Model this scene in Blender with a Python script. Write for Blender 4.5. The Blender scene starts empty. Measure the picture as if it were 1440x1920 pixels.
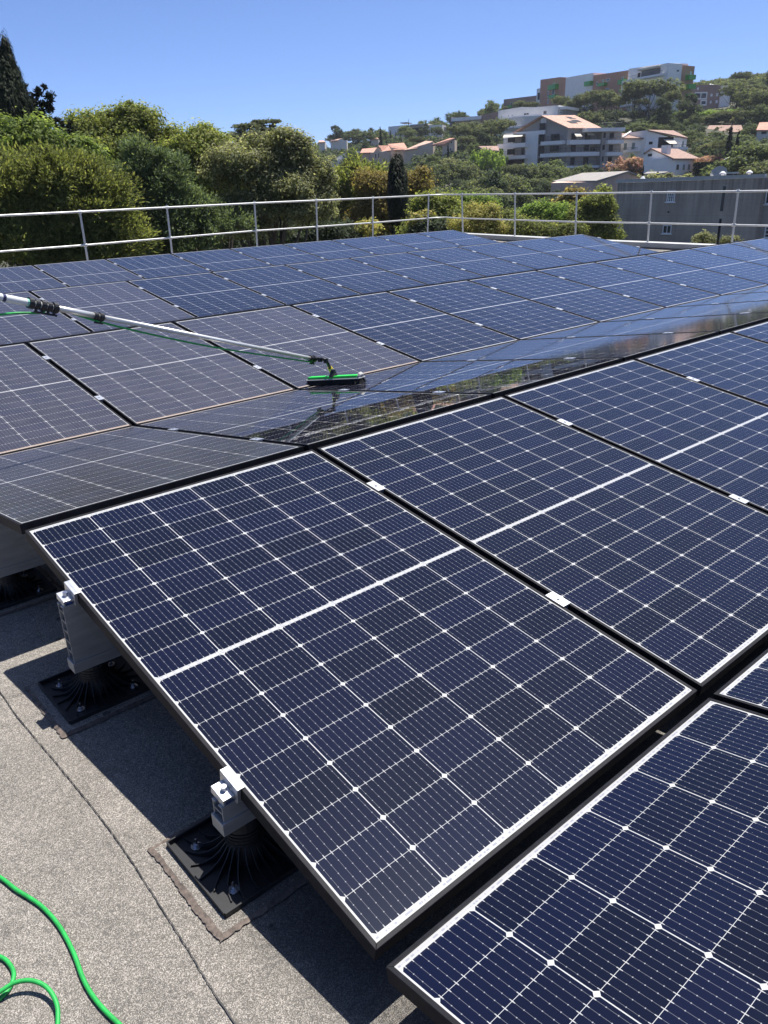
import bpy, math, random
import numpy as np
from mathutils import Matrix, Vector

C = bpy.context.scene
COL = C.collection
rnd = random.Random(7)
R_ = math.radians

# ------------------------------------------------------------------ camera
CAM = np.array([-0.61402, -2.47458, 0.98114])
YAW, PITCH, ROLL, FPX = 0.70832, 0.39748, -0.03113, 1463.9
_fw = np.array([math.sin(YAW)*math.cos(PITCH), math.cos(YAW)*math.cos(PITCH), -math.sin(PITCH)])
_r0 = np.array([math.cos(YAW), -math.sin(YAW), 0.0]); _u0 = np.cross(_r0, _fw)
_r = math.cos(ROLL)*_r0 + math.sin(ROLL)*_u0
_u = -math.sin(ROLL)*_r0 + math.cos(ROLL)*_u0
cd = bpy.data.cameras.new('camera'); cam = bpy.data.objects.new('camera', cd); COL.objects.link(cam)
cd.sensor_fit = 'HORIZONTAL'; cd.sensor_width = 36.0; cd.lens = FPX/1440*36
cd.clip_start = 0.05; cd.clip_end = 5000
cam.matrix_world = Matrix(((_r[0], _u[0], -_fw[0], CAM[0]), (_r[1], _u[1], -_fw[1], CAM[1]), (_r[2], _u[2], -_fw[2], CAM[2]), (0, 0, 0, 1)))
C.camera = cam

# ------------------------------------------------------------------ sky, sun, exposure
SUN_EL, SUN_AZ = 68.5, 78.0      # azimuth clockwise from +Y
W = bpy.data.worlds.new('World'); C.world = W; W.use_nodes = True
nt = W.node_tree; bg = nt.nodes['Background']
sky = nt.nodes.new('ShaderNodeTexSky'); sky.sky_type = 'NISHITA'; sky.sun_disc = False
sky.sun_elevation = R_(SUN_EL); sky.sun_rotation = R_(SUN_AZ)
sky.altitude = 1500; sky.air_density = 0.5; sky.dust_density = 3.0; sky.ozone_density = 4.0
tint = nt.nodes.new('ShaderNodeVectorMath'); tint.operation = 'MULTIPLY'; tint.inputs[1].default_value = (.77, .91, 1.11)
nt.links.new(sky.outputs[0], tint.inputs[0]); nt.links.new(tint.outputs[0], bg.inputs[0]); bg.inputs[1].default_value = 0.077
sd_ = bpy.data.lights.new('sun', 'SUN'); sd_.energy = 3.7; sd_.angle = R_(0.5); sd_.color = (1.0, 0.96, 0.9)
sun = bpy.data.objects.new('sun', sd_); COL.objects.link(sun)
SV = Vector((math.sin(R_(SUN_AZ))*math.cos(R_(SUN_EL)), math.cos(R_(SUN_AZ))*math.cos(R_(SUN_EL)), math.sin(R_(SUN_EL))))
sun.rotation_euler = SV.to_track_quat('Z', 'Y').to_euler(); sun.location = (0, 0, 30)
C.view_settings.view_transform = 'Standard'; C.view_settings.look = 'None'
C.view_settings.exposure = 1.25; C.view_settings.gamma = 1.0
C.cycles.max_bounces = 6; C.cycles.transparent_max_bounces = 6

# ------------------------------------------------------------------ helpers
def ray(x, y):
    return _fw + (x-720)/FPX*_r - (y-960)/FPX*_u
def at(x, y, D):
    d = ray(x, y); return CAM + d*(D/math.hypot(d[0], d[1]))
def onz(x, y, z):
    d = ray(x, y); return CAM + d*((z-CAM[2])/d[2])
def gdir(x):
    d = ray(x, 345 - (x-720)*0.0312); h = math.hypot(d[0], d[1]); return np.array([d[0]/h, d[1]/h])

def tag(o, label=None, cat=None, group=None, kind=None):
    if label: o['label'] = label
    if cat: o['category'] = cat
    if group: o['group'] = group
    if kind: o['kind'] = kind
    return o
def empty(name, loc, label=None, cat=None, group=None, rot=(0, 0, 0)):
    o = bpy.data.objects.new(name, None); COL.objects.link(o); o.location = loc; o.rotation_euler = rot
    o.empty_display_size = 0.2
    return tag(o, label, cat, group)
def copy_tree(o, parent=None):
    c = o.copy(); COL.objects.link(c); c.parent = parent
    for ch in o.children: copy_tree(ch, c)
    return c

class MB:
    def __init__(s, org=(0, 0, 0)): s.v = []; s.f = []; s.m = []; s.mi = 0; s.o = np.array(org, float)
    def add(s, vs, fs):
        b = len(s.v); s.v.extend([tuple(np.asarray(p, float)-s.o) for p in vs])
        s.f.extend([tuple(b+i for i in f) for f in fs]); s.m.extend([s.mi]*len(fs))
    def hexa(s, p):   # 8 points: bottom 0-3 ccw, top 4-7
        s.add(p, [(3, 2, 1, 0), (4, 5, 6, 7), (0, 1, 5, 4), (1, 2, 6, 5), (2, 3, 7, 6), (3, 0, 4, 7)])
    def box(s, x0, x1, y0, y1, z0, z1):
        s.hexa([(x0, y0, z0), (x1, y0, z0), (x1, y1, z0), (x0, y1, z0), (x0, y0, z1), (x1, y0, z1), (x1, y1, z1), (x0, y1, z1)])
    def prism(s, poly, ext):   # planar polygon (3d) extruded along vector ext
        n = len(poly); ext = np.asarray(ext, float); a = [np.asarray(p, float) for p in poly]; b = [p+ext for p in a]
        nn = np.zeros(3)
        for i in range(n): nn += np.cross(a[i], a[(i+1) % n])
        if nn @ ext > 0: a, b = a[::-1], b[::-1]
        s.add(a+b, [tuple(range(n)), tuple(range(2*n-1, n-1, -1))] + [((i+1) % n, i, n+i, n+(i+1) % n) for i in range(n)])
    def tube(s, pts, r, n=8, cap=True):
        pts = [np.asarray(p, float) for p in pts]; k = len(pts)
        rs = r if isinstance(r, (list, tuple)) else [r]*k
        vs = []; ref = None
        for i, p in enumerate(pts):
            t = pts[min(i+1, k-1)]-pts[max(i-1, 0)]; t = t/(np.linalg.norm(t)+1e-9)
            if ref is None:
                ref = np.array([0, 0, 1.]) if abs(t[2]) < .9 else np.array([1., 0, 0])
            a = ref - t*(ref@t); a /= np.linalg.norm(a); ref = a; b = np.cross(t, a)
            for j in range(n):
                an = 2*math.pi*j/n; vs.append(p+rs[i]*(a*math.cos(an)+b*math.sin(an)))
        fs = []
        for i in range(k-1):
            for j in range(n):
                fs.append((i*n+j, i*n+(j+1) % n, (i+1)*n+(j+1) % n, (i+1)*n+j))
        if cap: fs.append(tuple(range(n-1, -1, -1))); fs.append(tuple((k-1)*n+j for j in range(n)))
        s.add(vs, fs)
    def build(s, name, mats, parent=None, smooth=False, bevel=0):
        me = bpy.data.meshes.new(name)
        me.from_pydata(s.v, [], s.f)
        if not isinstance(mats, (list, tuple)): mats = [mats]
        for m in mats: me.materials.append(m)
        me.polygons.foreach_set('material_index', s.m)
        if smooth: me.polygons.foreach_set('use_smooth', [True]*len(s.f))
        me.update()
        o = bpy.data.objects.new(name, me); COL.objects.link(o)
        if parent is not None: o.parent = parent
        else: o.location = tuple(s.o)
        if bevel:
            b = o.modifiers.new('bevel', 'BEVEL'); b.width = bevel; b.segments = 2; b.limit_method = 'ANGLE'
        return o
def catmull(pts, n=8):
    pts = [np.asarray(p, float) for p in pts]; P = [2*pts[0]-pts[1]]+pts+[2*pts[-1]-pts[-2]]; out = []
    for i in range(1, len(P)-2):
        for k in range(n):
            t = k/n; a, b, c, d = P[i-1], P[i], P[i+1], P[i+2]
            out.append(.5*((2*b)+(c-a)*t+(2*a-5*b+4*c-d)*t*t+(3*b-a-3*c+d)*t**3))
    out.append(pts[-1]); return out

# ------------------------------------------------------------------ materials
def mat(name, col, rough=.6, metal=0., spec=.5, noise=None, bump=None):
    """noise=(scale, amount, stretch xyz) varies the colour; bump=(scale, strength, dist)"""
    m = bpy.data.materials.new(name); m.use_nodes = True; t = m.node_tree; b = t.nodes['Principled BSDF']
    b.inputs['Base Color'].default_value = (*col, 1); b.inputs['Roughness'].default_value = rough
    b.inputs['Metallic'].default_value = metal; b.inputs['Specular IOR Level'].default_value = spec
    tc = None
    if noise or bump:
        tc = t.nodes.new('ShaderNodeTexCoord')
    if noise:
        mp = t.nodes.new('ShaderNodeMapping'); mp.inputs['Scale'].default_value = noise[2] if len(noise) > 2 else (1, 1, 1)
        nz = t.nodes.new('ShaderNodeTexNoise'); nz.inputs['Scale'].default_value = noise[0]; nz.inputs['Detail'].default_value = 6
        nz.inputs['Roughness'].default_value = .65
        mr = t.nodes.new('ShaderNodeMapRange'); mr.inputs['From Min'].default_value = .3; mr.inputs['From Max'].default_value = .7
        mr.inputs['To Min'].default_value = 1-noise[1]; mr.inputs['To Max'].default_value = 1+noise[1]
        mx = t.nodes.new('ShaderNodeVectorMath'); mx.operation = 'SCALE'; mx.inputs[0].default_value = col
        t.links.new(tc.outputs['Object'], mp.inputs[0]); t.links.new(mp.outputs[0], nz.inputs['Vector'])
        t.links.new(nz.outputs[0], mr.inputs[0]); t.links.new(mr.outputs[0], mx.inputs['Scale']); t.links.new(mx.outputs[0], b.inputs['Base Color'])
    if bump:
        nz = t.nodes.new('ShaderNodeTexNoise'); nz.inputs['Scale'].default_value = bump[0]; nz.inputs['Detail'].default_value = 4
        bp = t.nodes.new('ShaderNodeBump'); bp.inputs['Strength'].default_value = bump[1]; bp.inputs['Distance'].default_value = bump[2]
        t.links.new(tc.outputs['Object'], nz.inputs['Vector']); t.links.new(nz.outputs[0], bp.inputs['Height']); t.links.new(bp.outputs[0], b.inputs['Normal'])
    return m
class NT:
    """tiny node-math helper"""
    def __init__(s, m): s.t = m.node_tree
    def m(s, op, a, b=None, c=None):
        n = s.t.nodes.new('ShaderNodeMath'); n.operation = op
        for i, v in enumerate((a, b, c)):
            if v is None: continue
            if isinstance(v, (int, float)): n.inputs[i].default_value = v
            else: s.t.links.new(v, n.inputs[i])
        return n.outputs[0]
    def mix(s, f, a, b):
        n = s.t.nodes.new('ShaderNodeMix'); n.data_type = 'RGBA'
        for k, v in ((0, f), (6, a), (7, b)):
            if isinstance(v, (int, float)): n.inputs[k].default_value = v
            elif isinstance(v, tuple): n.inputs[k].default_value = (*v, 1)
            else: s.t.links.new(v, n.inputs[k])
        return n.outputs[2]
    def mixf(s, f, a, b):
        return s.m('ADD', s.m('MULTIPLY', a, s.m('SUBTRACT', 1.0, f)), s.m('MULTIPLY', b, f))
    def noise(s, vec, scale, detail=4, rough=.6):
        n = s.t.nodes.new('ShaderNodeTexNoise'); n.inputs['Scale'].default_value = scale; n.inputs['Detail'].default_value = detail
        n.inputs['Roughness'].default_value = rough; s.t.links.new(vec, n.inputs['Vector']); return n.outputs[0]
    def ramp(s, v, a, b, lo=0., hi=1.):
        n = s.t.nodes.new('ShaderNodeMapRange'); n.inputs[1].default_value = a; n.inputs[2].default_value = b
        n.inputs[3].default_value = lo; n.inputs[4].default_value = hi
        s.t.links.new(v, n.inputs[0]); return n.outputs[0]
    def mapping(s, vec, scale, loc=(0, 0, 0)):
        n = s.t.nodes.new('ShaderNodeMapping'); n.inputs['Scale'].default_value = scale; n.inputs['Location'].default_value = loc
        s.t.links.new(vec, n.inputs[0]); return n.outputs[0]

PW, PL, PT = 1.134, 1.722, 0.035          # panel width, length, frame depth
def cell_material():
    m = bpy.data.materials.new('solar_cells'); m.use_nodes = True; N = NT(m); t = m.node_tree; b = t.nodes['Principled BSDF']
    tc = t.nodes.new('ShaderNodeTexCoord'); sp = t.nodes.new('ShaderNodeSeparateXYZ'); t.links.new(tc.outputs['Object'], sp.inputs[0])
    x, y = sp.outputs[0], sp.outputs[1]
    oi = t.nodes.new('ShaderNodeObjectInfo')
    cs = t.nodes.new('ShaderNodeSeparateColor'); t.links.new(oi.outputs['Color'], cs.inputs[0])
    dust, edge, wet = cs.outputs[0], cs.outputs[1], cs.outputs[2]
    u = N.m('SUBTRACT', x, .0150)
    xi = N.m('DIVIDE', u, .1845); xf = N.m('FLOOR', xi); fx = N.m('MULTIPLY', N.m('FRACT', xi), .1845)
    inx = N.m('MULTIPLY', N.m('GREATER_THAN', u, 0.), N.m('LESS_THAN', u, 1.1045))
    yc = N.m('SUBTRACT', y, .861); ay = N.m('ABSOLUTE', yc); v = N.m('SUBTRACT', ay, .0068)
    yi = N.m('DIVIDE', v, .0924); yf = N.m('FLOOR', yi); fy = N.m('MULTIPLY', N.m('FRACT', yi), .0924)
    iny = N.m('MULTIPLY', N.m('GREATER_THAN', v, 0.), N.m('LESS_THAN', v, .8305))
    dx = N.m('MINIMUM', fx, N.m('SUBTRACT', .1822, fx)); dy = N.m('MINIMUM', fy, N.m('SUBTRACT', .0914, fy))
    inside = N.m('MULTIPLY', N.m('GREATER_THAN', dx, 0.), N.m('GREATER_THAN', dy, 0.))
    inside = N.m('MULTIPLY', inside, N.m('GREATER_THAN', N.m('ADD', dx, dy), .0066))
    cell = N.m('MULTIPLY', inside, N.m('MULTIPLY', inx, iny))
    # bus wires, pads, tabs that cross the gaps
    bw = N.m('MULTIPLY', N.m('ABSOLUTE', N.m('SUBTRACT', N.m('FRACT', N.m('DIVIDE', fx, .0182)), .5)), .0182)
    wire = N.m('LESS_THAN', bw, .00028)
    pad = N.m('MULTIPLY', N.m('LESS_THAN', bw, .0011), N.m('LESS_THAN', N.m('FRACT', N.m('DIVIDE', N.m('ADD', fy, .002), .0228)), .085))
    tab = N.m('MULTIPLY', N.m('LESS_THAN', bw, .0008), N.m('LESS_THAN', dy, .0056))
    area = N.m('MULTIPLY', N.m('MULTIPLY', inx, iny), N.m('GREATER_THAN', dx, 0.))
    # cell colour varies cell by cell
    cb = t.nodes.new('ShaderNodeCombineXYZ'); t.links.new(xf, cb.inputs[0])
    t.links.new(N.m('MULTIPLY', N.m('ADD', yf, 1.), N.m('SIGN', yc)), cb.inputs[1]); t.links.new(N.m('MULTIPLY', oi.outputs['Random'], 57.), cb.inputs[2])
    wn = t.nodes.new('ShaderNodeTexWhiteNoise'); t.links.new(cb.outputs[0], wn.inputs[0])
    st = N.noise(N.mapping(tc.outputs['Object'], (260, 2.5, 1)), 1.0, 3)
    k = N.m('ADD', N.m('MULTIPLY', wn.outputs[0], .75), N.m('MULTIPLY', st, .35))
    navy = N.mix(k, (.0017, .0021, .0062), (.0031, .0042, .0175))
    # the white sheet carries a faint grey ribbon at the ends and in the middle
    rib = N.m('MULTIPLY', N.m('LESS_THAN', N.m('ABSOLUTE', N.m('SUBTRACT', ay, .8440)), .0022), inx)
    dash = N.m('GREATER_THAN', N.noise(N.mapping(tc.outputs['Object'], (90, 8, 1)), 1.0, 2), .52)
    midr = N.m('MULTIPLY', N.m('LESS_THAN', N.m('ABSOLUTE', N.m('SUBTRACT', ay, .0035)), .0016), inx)
    sheet = N.mix(N.m('MULTIPLY', N.m('MAXIMUM', rib, midr), N.m('ADD', .15, N.m('MULTIPLY', dash, .5))), (.41, .41, .40), (.17, .18, .23))
    col = N.mix(cell, sheet, navy)
    col = N.mix(N.m('MULTIPLY', N.m('MULTIPLY', wire, cell), .8), col, (.20, .20, .205))
    col = N.mix(N.m('MULTIPLY', N.m('MULTIPLY', pad, cell), .7), col, (.34, .34, .34))
    col = N.mix(N.m('MULTIPLY', N.m('MULTIPLY', tab, area), .85), col, (.40, .40, .39))
    # dust film with streaks, rubbed patches, thicker near the low frame edge
    n1 = N.noise(N.mapping(tc.outputs['Object'], (3., 2., 1)), 2.2, 6, .7)
    n2 = N.noise(N.mapping(tc.outputs['Object'], (60, 9, 1)), 1.0, 4, .7)
    n3 = N.noise(tc.outputs['Object'], 160., 3, .6)
    film = N.m('MULTIPLY', dust, N.m('ADD', .25, N.m('ADD', N.m('MULTIPLY', n1, .95), N.m('ADD', N.m('MULTIPLY', n2, .25), N.m('MULTIPLY', n3, .25)))))
    low = N.ramp(y, .030, .010)
    film = N.m('MAXIMUM', film, N.m('MULTIPLY', N.m('MULTIPLY', edge, low), .85))
    # wet area: ragged edge, water darkens the dust and mirrors
    wb = N.m('ADD', y, N.m('MULTIPLY', N.m('SUBTRACT', N.noise(N.mapping(tc.outputs['Object'], (6, 9, 1)), 1.0, 5, .65), .5), .55))
    wb = N.m('ADD', wb, N.m('MULTIPLY', N.m('SUBTRACT', .567, x), .9))
    wmask = N.m('MULTIPLY', N.m('GREATER_THAN', wb, N.m('SUBTRACT', 2.3, N.m('MULTIPLY', wet, 3.2))), N.m('GREATER_THAN', wet, .01))
    film = N.m('MULTIPLY', film, N.m('SUBTRACT', 1.0, N.m('MULTIPLY', wmask, .88)))
    film = N.m('MINIMUM', film, .9)
    col = N.mix(film, col, (.150, .140, .150))
    dirt = N.m('MULTIPLY', N.m('MULTIPLY', N.ramp(edge, .3, 1.), N.ramp(y, .036, .016)), N.ramp(n1, .2, .6, .45, 1.))
    dirt = N.m('MULTIPLY', N.m('MAXIMUM', dirt, 0.), N.m('LESS_THAN', y, .04)); col = N.mix(N.m('MINIMUM', dirt, .85), col, (.36, .27, .20))
    # dried splashes
    vo = t.nodes.new('ShaderNodeTexVoronoi'); vo.inputs['Scale'].default_value = 26; t.links.new(N.mapping(tc.outputs['Object'], (1, 1, 1), (3.3, 1.7, 0)), vo.inputs['Vector'])
    vc = t.nodes.new('ShaderNodeSeparateColor'); t.links.new(vo.outputs['Color'], vc.inputs[0])
    spot = N.m('MULTIPLY', N.m('LESS_THAN', vo.outputs['Distance'], N.m('MULTIPLY', vc.outputs[1], .045)), N.m('GREATER_THAN', vc.outputs[0], .80))
    col = N.mix(N.m('MULTIPLY', spot, .55), col, (.45, .45, .47))
    t.links.new(col, b.inputs['Base Color'])
    rg = N.m('ADD', .055, N.m('MULTIPLY', film, .9)); rg = N.m('MINIMUM', rg, .4)
    rg = N.mixf(wmask, rg, .012)
    t.links.new(rg, b.inputs['Roughness'])
    b.inputs['IOR'].default_value = 1.5; b.inputs['Specular IOR Level'].default_value = .5
    # faint unevenness of the rolled glass
    hn = N.noise(tc.outputs['Object'], 7., 3)
    bp = t.nodes.new('ShaderNodeBump'); bp.inputs['Strength'].default_value = .12; bp.inputs['Distance'].default_value = .0012
    t.links.new(hn, bp.inputs['Height']); t.links.new(bp.outputs[0], b.inputs['Normal'])
    return m
M = {}
M['cells'] = cell_material()
M['frame'] = mat('black_anodised', (.013, .013, .016), .55, .0, .1, noise=(40, .3))
M['back'] = mat('white_backsheet', (.5, .5, .5), .6)
M['alu'] = mat('aluminium', (.60, .61, .63), .38, .85, .5, noise=(30, .12), bump=(180, .1, .0005))
M['alu_web'] = mat('aluminium_web', (.36, .37, .38), .45, .7, .5, noise=(12, .15, (1, 1, 6)))
M['galv'] = mat('galvanised_rail', (.56, .56, .54), .45, .35, .5, noise=(20, .12))
M['plastic'] = mat('black_plastic', (.009, .009, .011), .5, noise=(40, .4))
M['blue'] = mat('blue_plastic', (.01, .09, .55), .4)
M['steel'] = mat('stainless', (.6, .6, .62), .25, 1.)
M['green'] = mat('green_hose', (.012, .31, .055), .55, noise=(45, .22), bump=(220, .15, .001))
M['brush'] = mat('green_brush', (.018, .55, .05), .4, noise=(30, .2))
M['yellow'] = mat('yellow_collar', (.75, .6, .03), .4)
M['bristle'] = mat('dark_bristles', (.01, .01, .01), .8)
M['rubber'] = mat('grey_rubber', (.38, .38, .36), .6)
M['pole'] = mat('silver_pole', (.66, .65, .60), .36, .55, noise=(14, .1))
M['sticker'] = mat('white_sticker', (.75, .77, .75), .4)
M['stickerink'] = mat('sticker_ink', (.02, .025, .09), .4)
M['stickergreen'] = mat('sticker_green', (.25, .55, .45), .4)

def felt_material():
    m = bpy.data.materials.new('mineral_felt'); m.use_nodes = True; N = NT(m); t = m.node_tree; b = t.nodes['Principled BSDF']
    tc = t.nodes.new('ShaderNodeTexCoord'); o = tc.outputs['Object']
    vo = t.nodes.new('ShaderNodeTexVoronoi'); vo.inputs['Scale'].default_value = 620; t.links.new(o, vo.inputs['Vector'])
    sc = t.nodes.new('ShaderNodeSeparateColor'); t.links.new(vo.outputs['Color'], sc.inputs[0])
    g = N.m('ADD', N.m('MULTIPLY', N.m('POWER', sc.outputs[0], 2.5), .32), .095)
    base = N.mix(sc.outputs[1], (1.02, .92, .78), (1.08, 1.0, .90))
    mul = t.nodes.new('ShaderNodeVectorMath'); mul.operation = 'SCALE'; t.links.new(base, mul.inputs[0])
    big = N.ramp(N.noise(o, 3.2, 5, .65), .3, .7, .78, 1.12)
    fine = N.ramp(N.noise(o, 60, 3, .6), .3, .7, .8, 1.15)
    # damp dark blotches
    bl = N.m('MULTIPLY', N.ramp(N.noise(o, 11, 6, .75), .57, .66), N.ramp(N.noise(o, 2.1, 2), .48, .6))
    sp = t.nodes.new('ShaderNodeSeparateXYZ'); t.links.new(o, sp.inputs[0])
    # splashed water collects towards the panel edge near the viewer
    wet = N.m('MULTIPLY', N.ramp(N.m('ADD', sp.outputs[0], N.m('MULTIPLY', N.noise(o, 9, 5, .7), .16)), -.06, .05), N.ramp(sp.outputs[1], -1.25, -1.45))
    wet = N.m('MAXIMUM', wet, 0.)
    v2 = t.nodes.new('ShaderNodeTexVoronoi'); v2.inputs['Scale'].default_value = 21; t.links.new(o, v2.inputs['Vector'])
    s2 = t.nodes.new('ShaderNodeSeparateColor'); t.links.new(v2.outputs['Color'], s2.inputs[0])
    drop = N.m('MULTIPLY', N.m('LESS_THAN', v2.outputs['Distance'], N.m('MULTIPLY', s2.outputs[1], .33)), N.m('GREATER_THAN', s2.outputs[0], .72))
    drop = N.m('MULTIPLY', drop, N.m('MULTIPLY', N.m('GREATER_THAN', sp.outputs[0], -.06), N.m('GREATER_THAN', N.noise(o, 2.6, 2), .47)))
    dk = N.m('MULTIPLY', N.m('SUBTRACT', 1., N.m('MULTIPLY', bl, .45)), N.m('MULTIPLY', N.m('SUBTRACT', 1., N.m('MULTIPLY', wet, .5)), N.m('SUBTRACT', 1., N.m('MULTIPLY', drop, .6))))
    k = N.m('MULTIPLY', N.m('MULTIPLY', g, N.m('MULTIPLY', big, fine)), dk)
    t.links.new(k, mul.inputs['Scale']); t.links.new(mul.outputs[0], b.inputs['Base Color'])
    t.links.new(N.mixf(wet, .85, .3), b.inputs['Roughness'])
    bp = t.nodes.new('ShaderNodeBump'); bp.inputs['Strength'].default_value = .6; bp.inputs['Distance'].default_value = .002
    t.links.new(vo.outputs['Distance'], bp.inputs['Height']); t.links.new(bp.outputs[0], b.inputs['Normal'])
    return m
M['felt'] = felt_material()
M['tar'] = mat('bitumen', (.02, .018, .016), .5)
M['bleed'] = mat('bitumen_bleed', (.10, .078, .064), .8, noise=(70, .6), bump=(120, .5, .004))
M['parapet'] = mat('parapet_metal', (.42, .42, .40), .5, .2, noise=(3, .12))
M['render_wall'] = mat('render_wall', (.45, .43, .40), .8, noise=(1.5, .12))

# ------------------------------------------------------------------ the roof we stand on
ROOF = -0.44
RA = 0.16815; CA, SA = math.cos(RA)*PL, math.sin(RA)*PL
GR, GV = 0.0718, 0.0353
PITCHX = PW+0.0235; TT = 2*CA+GR+GV
# deck outline follows the railing
mb = MB()
deck = [(-6, -14, ROOF), (14.3, -14, ROOF), (15.15, 7, ROOF), (16.0, 14.0, ROOF), (-6, 12.9, ROOF)]
mb.prism(deck, (0, 0, -.5)); tag(mb.build('roof_deck', M['felt']), kind='structure')
mb = MB(); mb.prism([(p[0], p[1], ROOF-.504) for p in deck], (0, 0, -9.0))
o = mb.build('building_wall', M['render_wall']); tag(o, 'pale rendered walls of the building that carries the solar roof', 'building')

# welded seams of the felt sheets
def seam(pts, w, mi=1):
    m_ = MB(); L = catmull(pts, 40); vs = []; fs = []
    r1 = random.Random(5)
    for i, p in enumerate(L):
        t = L[min(i+1, len(L)-1)]-L[max(i-1, 0)]; t /= np.linalg.norm(t); nrm = np.array([-t[1], t[0], 0])
        j = r1.uniform(-.0008, .0008); ww = w*r1.uniform(.55, 1.3)
        vs += [p+nrm*(j-ww), p+nrm*(j+ww)]
        if i: k = 2*i; fs.append((k-2, k, k+1, k-1))
    m_.add(vs, fs); return tag(m_.build('roof_seam', M['tar']), kind='structure')
zs = ROOF+.004
seam([(-.205, .6, zs), (-.209, -.14, zs), (-.211, -.31, zs), (-.20, -.6, zs), (-.192, -.955, zs), (-.205, -1.3, zs), (-.217, -1.6, zs), (-.215, -2.6, zs)], .0013)
seam([(-.207, -.190, zs+.001), (-.18, -.199, zs+.001), (-.147, -.198, zs+.001), (-.12, -.195, zs+.001)], .0012)

# ------------------------------------------------------------------ solar panels
def make_panel():
    root = empty('solar_panel', (0, 0, 0))
    f = MB(); l = .0105
    # frame: four mitred bars, top face at z = 0
    o0, o1 = [(0, 0), (PW, 0), (PW, PL), (0, PL)], [(l, l), (PW-l, l), (PW-l, PL-l), (l, PL-l)]
    for i in range(4):
        j = (i+1) % 4; a, b_, c, d = o0[i], o0[j], o1[j], o1[i]
        f.hexa([(*a, -PT), (*b_, -PT), (*c, -PT), (*d, -PT), (*a, 0), (*b_, 0), (*c, 0), (*d, 0)])
    fr = f.build('frame', M['frame'], root, bevel=.0012)
    g = MB(); g.add([(l-.001, l-.001, -.0016), (PW-l+.001, l-.001, -.0016), (PW-l+.001, PL-l+.001, -.0016), (l-.001, PL-l+.001, -.0016)], [(0, 1, 2, 3)])
    g.mi = 1; g.add([(l, l, -.007), (PW-l, l, -.007), (PW-l, PL-l, -.007), (l, PL-l, -.007)], [(3, 2, 1, 0)])
    gl = g.build('cell_sheet', [M['cells'], M['back']], root)
    return root
def add_mid_clamps(root, side):
    for yy in (PL-.378/math.cos(RA), PL-1.225/math.cos(RA)) if side > 0 else (.497, 1.338):
        c = MB(); x0 = PW-.006 if side > 0 else -.0235-.006
        c.box(x0, x0+.0355, yy-.035, yy+.035, .0008, .0042); c.box(x0+.0095, x0+.026, yy-.035, yy+.035, -PT, .0008)
        c.tube([(x0+.0178, yy, .004), (x0+.0178, yy, .0085)], .0055, 8)
        c.build('clamp', M['alu'], root)
ORD = ['first', 'second', 'third', 'fourth', 'fifth', 'sixth', 'seventh', 'eighth', 'ninth', 'tenth', 'eleventh', 'twelfth', 'thirteenth']
base = make_panel(); add_mid_clamps(base, 1)
base_away = make_panel(); add_mid_clamps(base_away, -1)
used = {id(base): False, id(base_away): False}
def place_panel(src, loc, rot, label, group, color):
    if not used[id(src)]: p = src; used[id(src)] = True
    else: p = copy_tree(src)
    p.location = loc; p.rotation_euler = rot; tag(p, label, 'solar panel', group)
    for ch in p.children:
        if ch.name.startswith('cell_sheet'): ch.color = color
    return p
GRP = 'solar panels of the roof array'
TR = RA-.0109; SR = math.sin(TR)*PL; CR = math.cos(TR)*PL
def toward(i, x0, yr, zr, tilt, label, dust=0, edge=0, wet=0):
    c_, s_ = math.cos(tilt)*PL, math.sin(tilt)*PL
    place_panel(base, (x0+i*PITCHX, yr-c_, zr-s_), (tilt, 0, 0), label, GRP, (dust, edge, wet, 1))
def away(i, x0, yr, zr, tilt, label, dust=0, edge=0, wet=0, grp=GRP):
    c_, s_ = math.cos(tilt)*PL, math.sin(tilt)*PL
    place_panel(base_away, (x0+i*PITCHX+PW, yr+c_, zr-s_), (tilt, 0, math.pi), label, grp, (dust, edge, wet, 1))
for i in range(11):
    if i == 0: lb = 'whole navy panel in the foreground with its bare left edge above the felt roof'
    else: lb = f'clean navy panel, {ORD[i]} from left in the nearest full row'
    toward(i, 0, 0, 0, RA, lb, dust=.006, edge=.05)
for i in range(5):
    lb = 'navy panel cut off by the bottom right corner of the photo' if i == 0 else f'navy panel, {ORD[i]} from left in the lowest row at bottom right'
    # rises again towards the viewer
    place_panel(base_away, (-.008+i*PITCHX+PW, -CA-GV, -SA), (RA, 0, math.pi), lb, GRP, (.002, .25 if i == 0 else .08, 0, 1))
AQ = RA-.0169
for i in range(11):
    dq = [.17, .14, .012][i] if i < 3 else .006
    wq = [.0, .52, .8][i] if i < 3 else .0
    lb = ('dust covered panel, leftmost of the row sloping away behind the foreground panel' if i == 0 else
          'half wet panel with dark streaks, just below the green brush' if i == 1 else
          f'shining panel, {ORD[i]} from left in the row tilted away behind the nearest ridge')
    away(i, .0067, GR, -.0046, AQ, lb, dq, .6 if i < 3 else .1, wq)
for i in range(11):
    dr = [.24, .25, .22][i] if i < 3 else (.03 if i == 3 else .006)
    lb = (f'dusty grey panel, {ORD[i]} from left in the second row facing the viewer' if i < 3 else
          f'clean blue panel, {ORD[i]} from the left in the second row facing the viewer')
    toward(i, .013, TT, .0016, TR, lb, dr, 1. if i < 3 else .15)
for i in range(11):
    dr = .2 if i < 3 else .006
    lb = f'{"dusty" if i < 3 else "clean blue"} panel, {ORD[i]} from the left in the third row facing the viewer'
    toward(i, 1.1985-PITCHX, 2*TT, -.0157, TR, lb, dr, .3 if i < 3 else .1)
for i in range(11):
    lb = f'distant {"slightly dusty" if i < 4 else "clean blue"} panel, {ORD[i]} from left in the farthest row'
    toward(i, 2.4142-2*PITCHX, 3*TT, -.0103, TR, lb, .12 if i < 4 else .006, .1)
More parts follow.
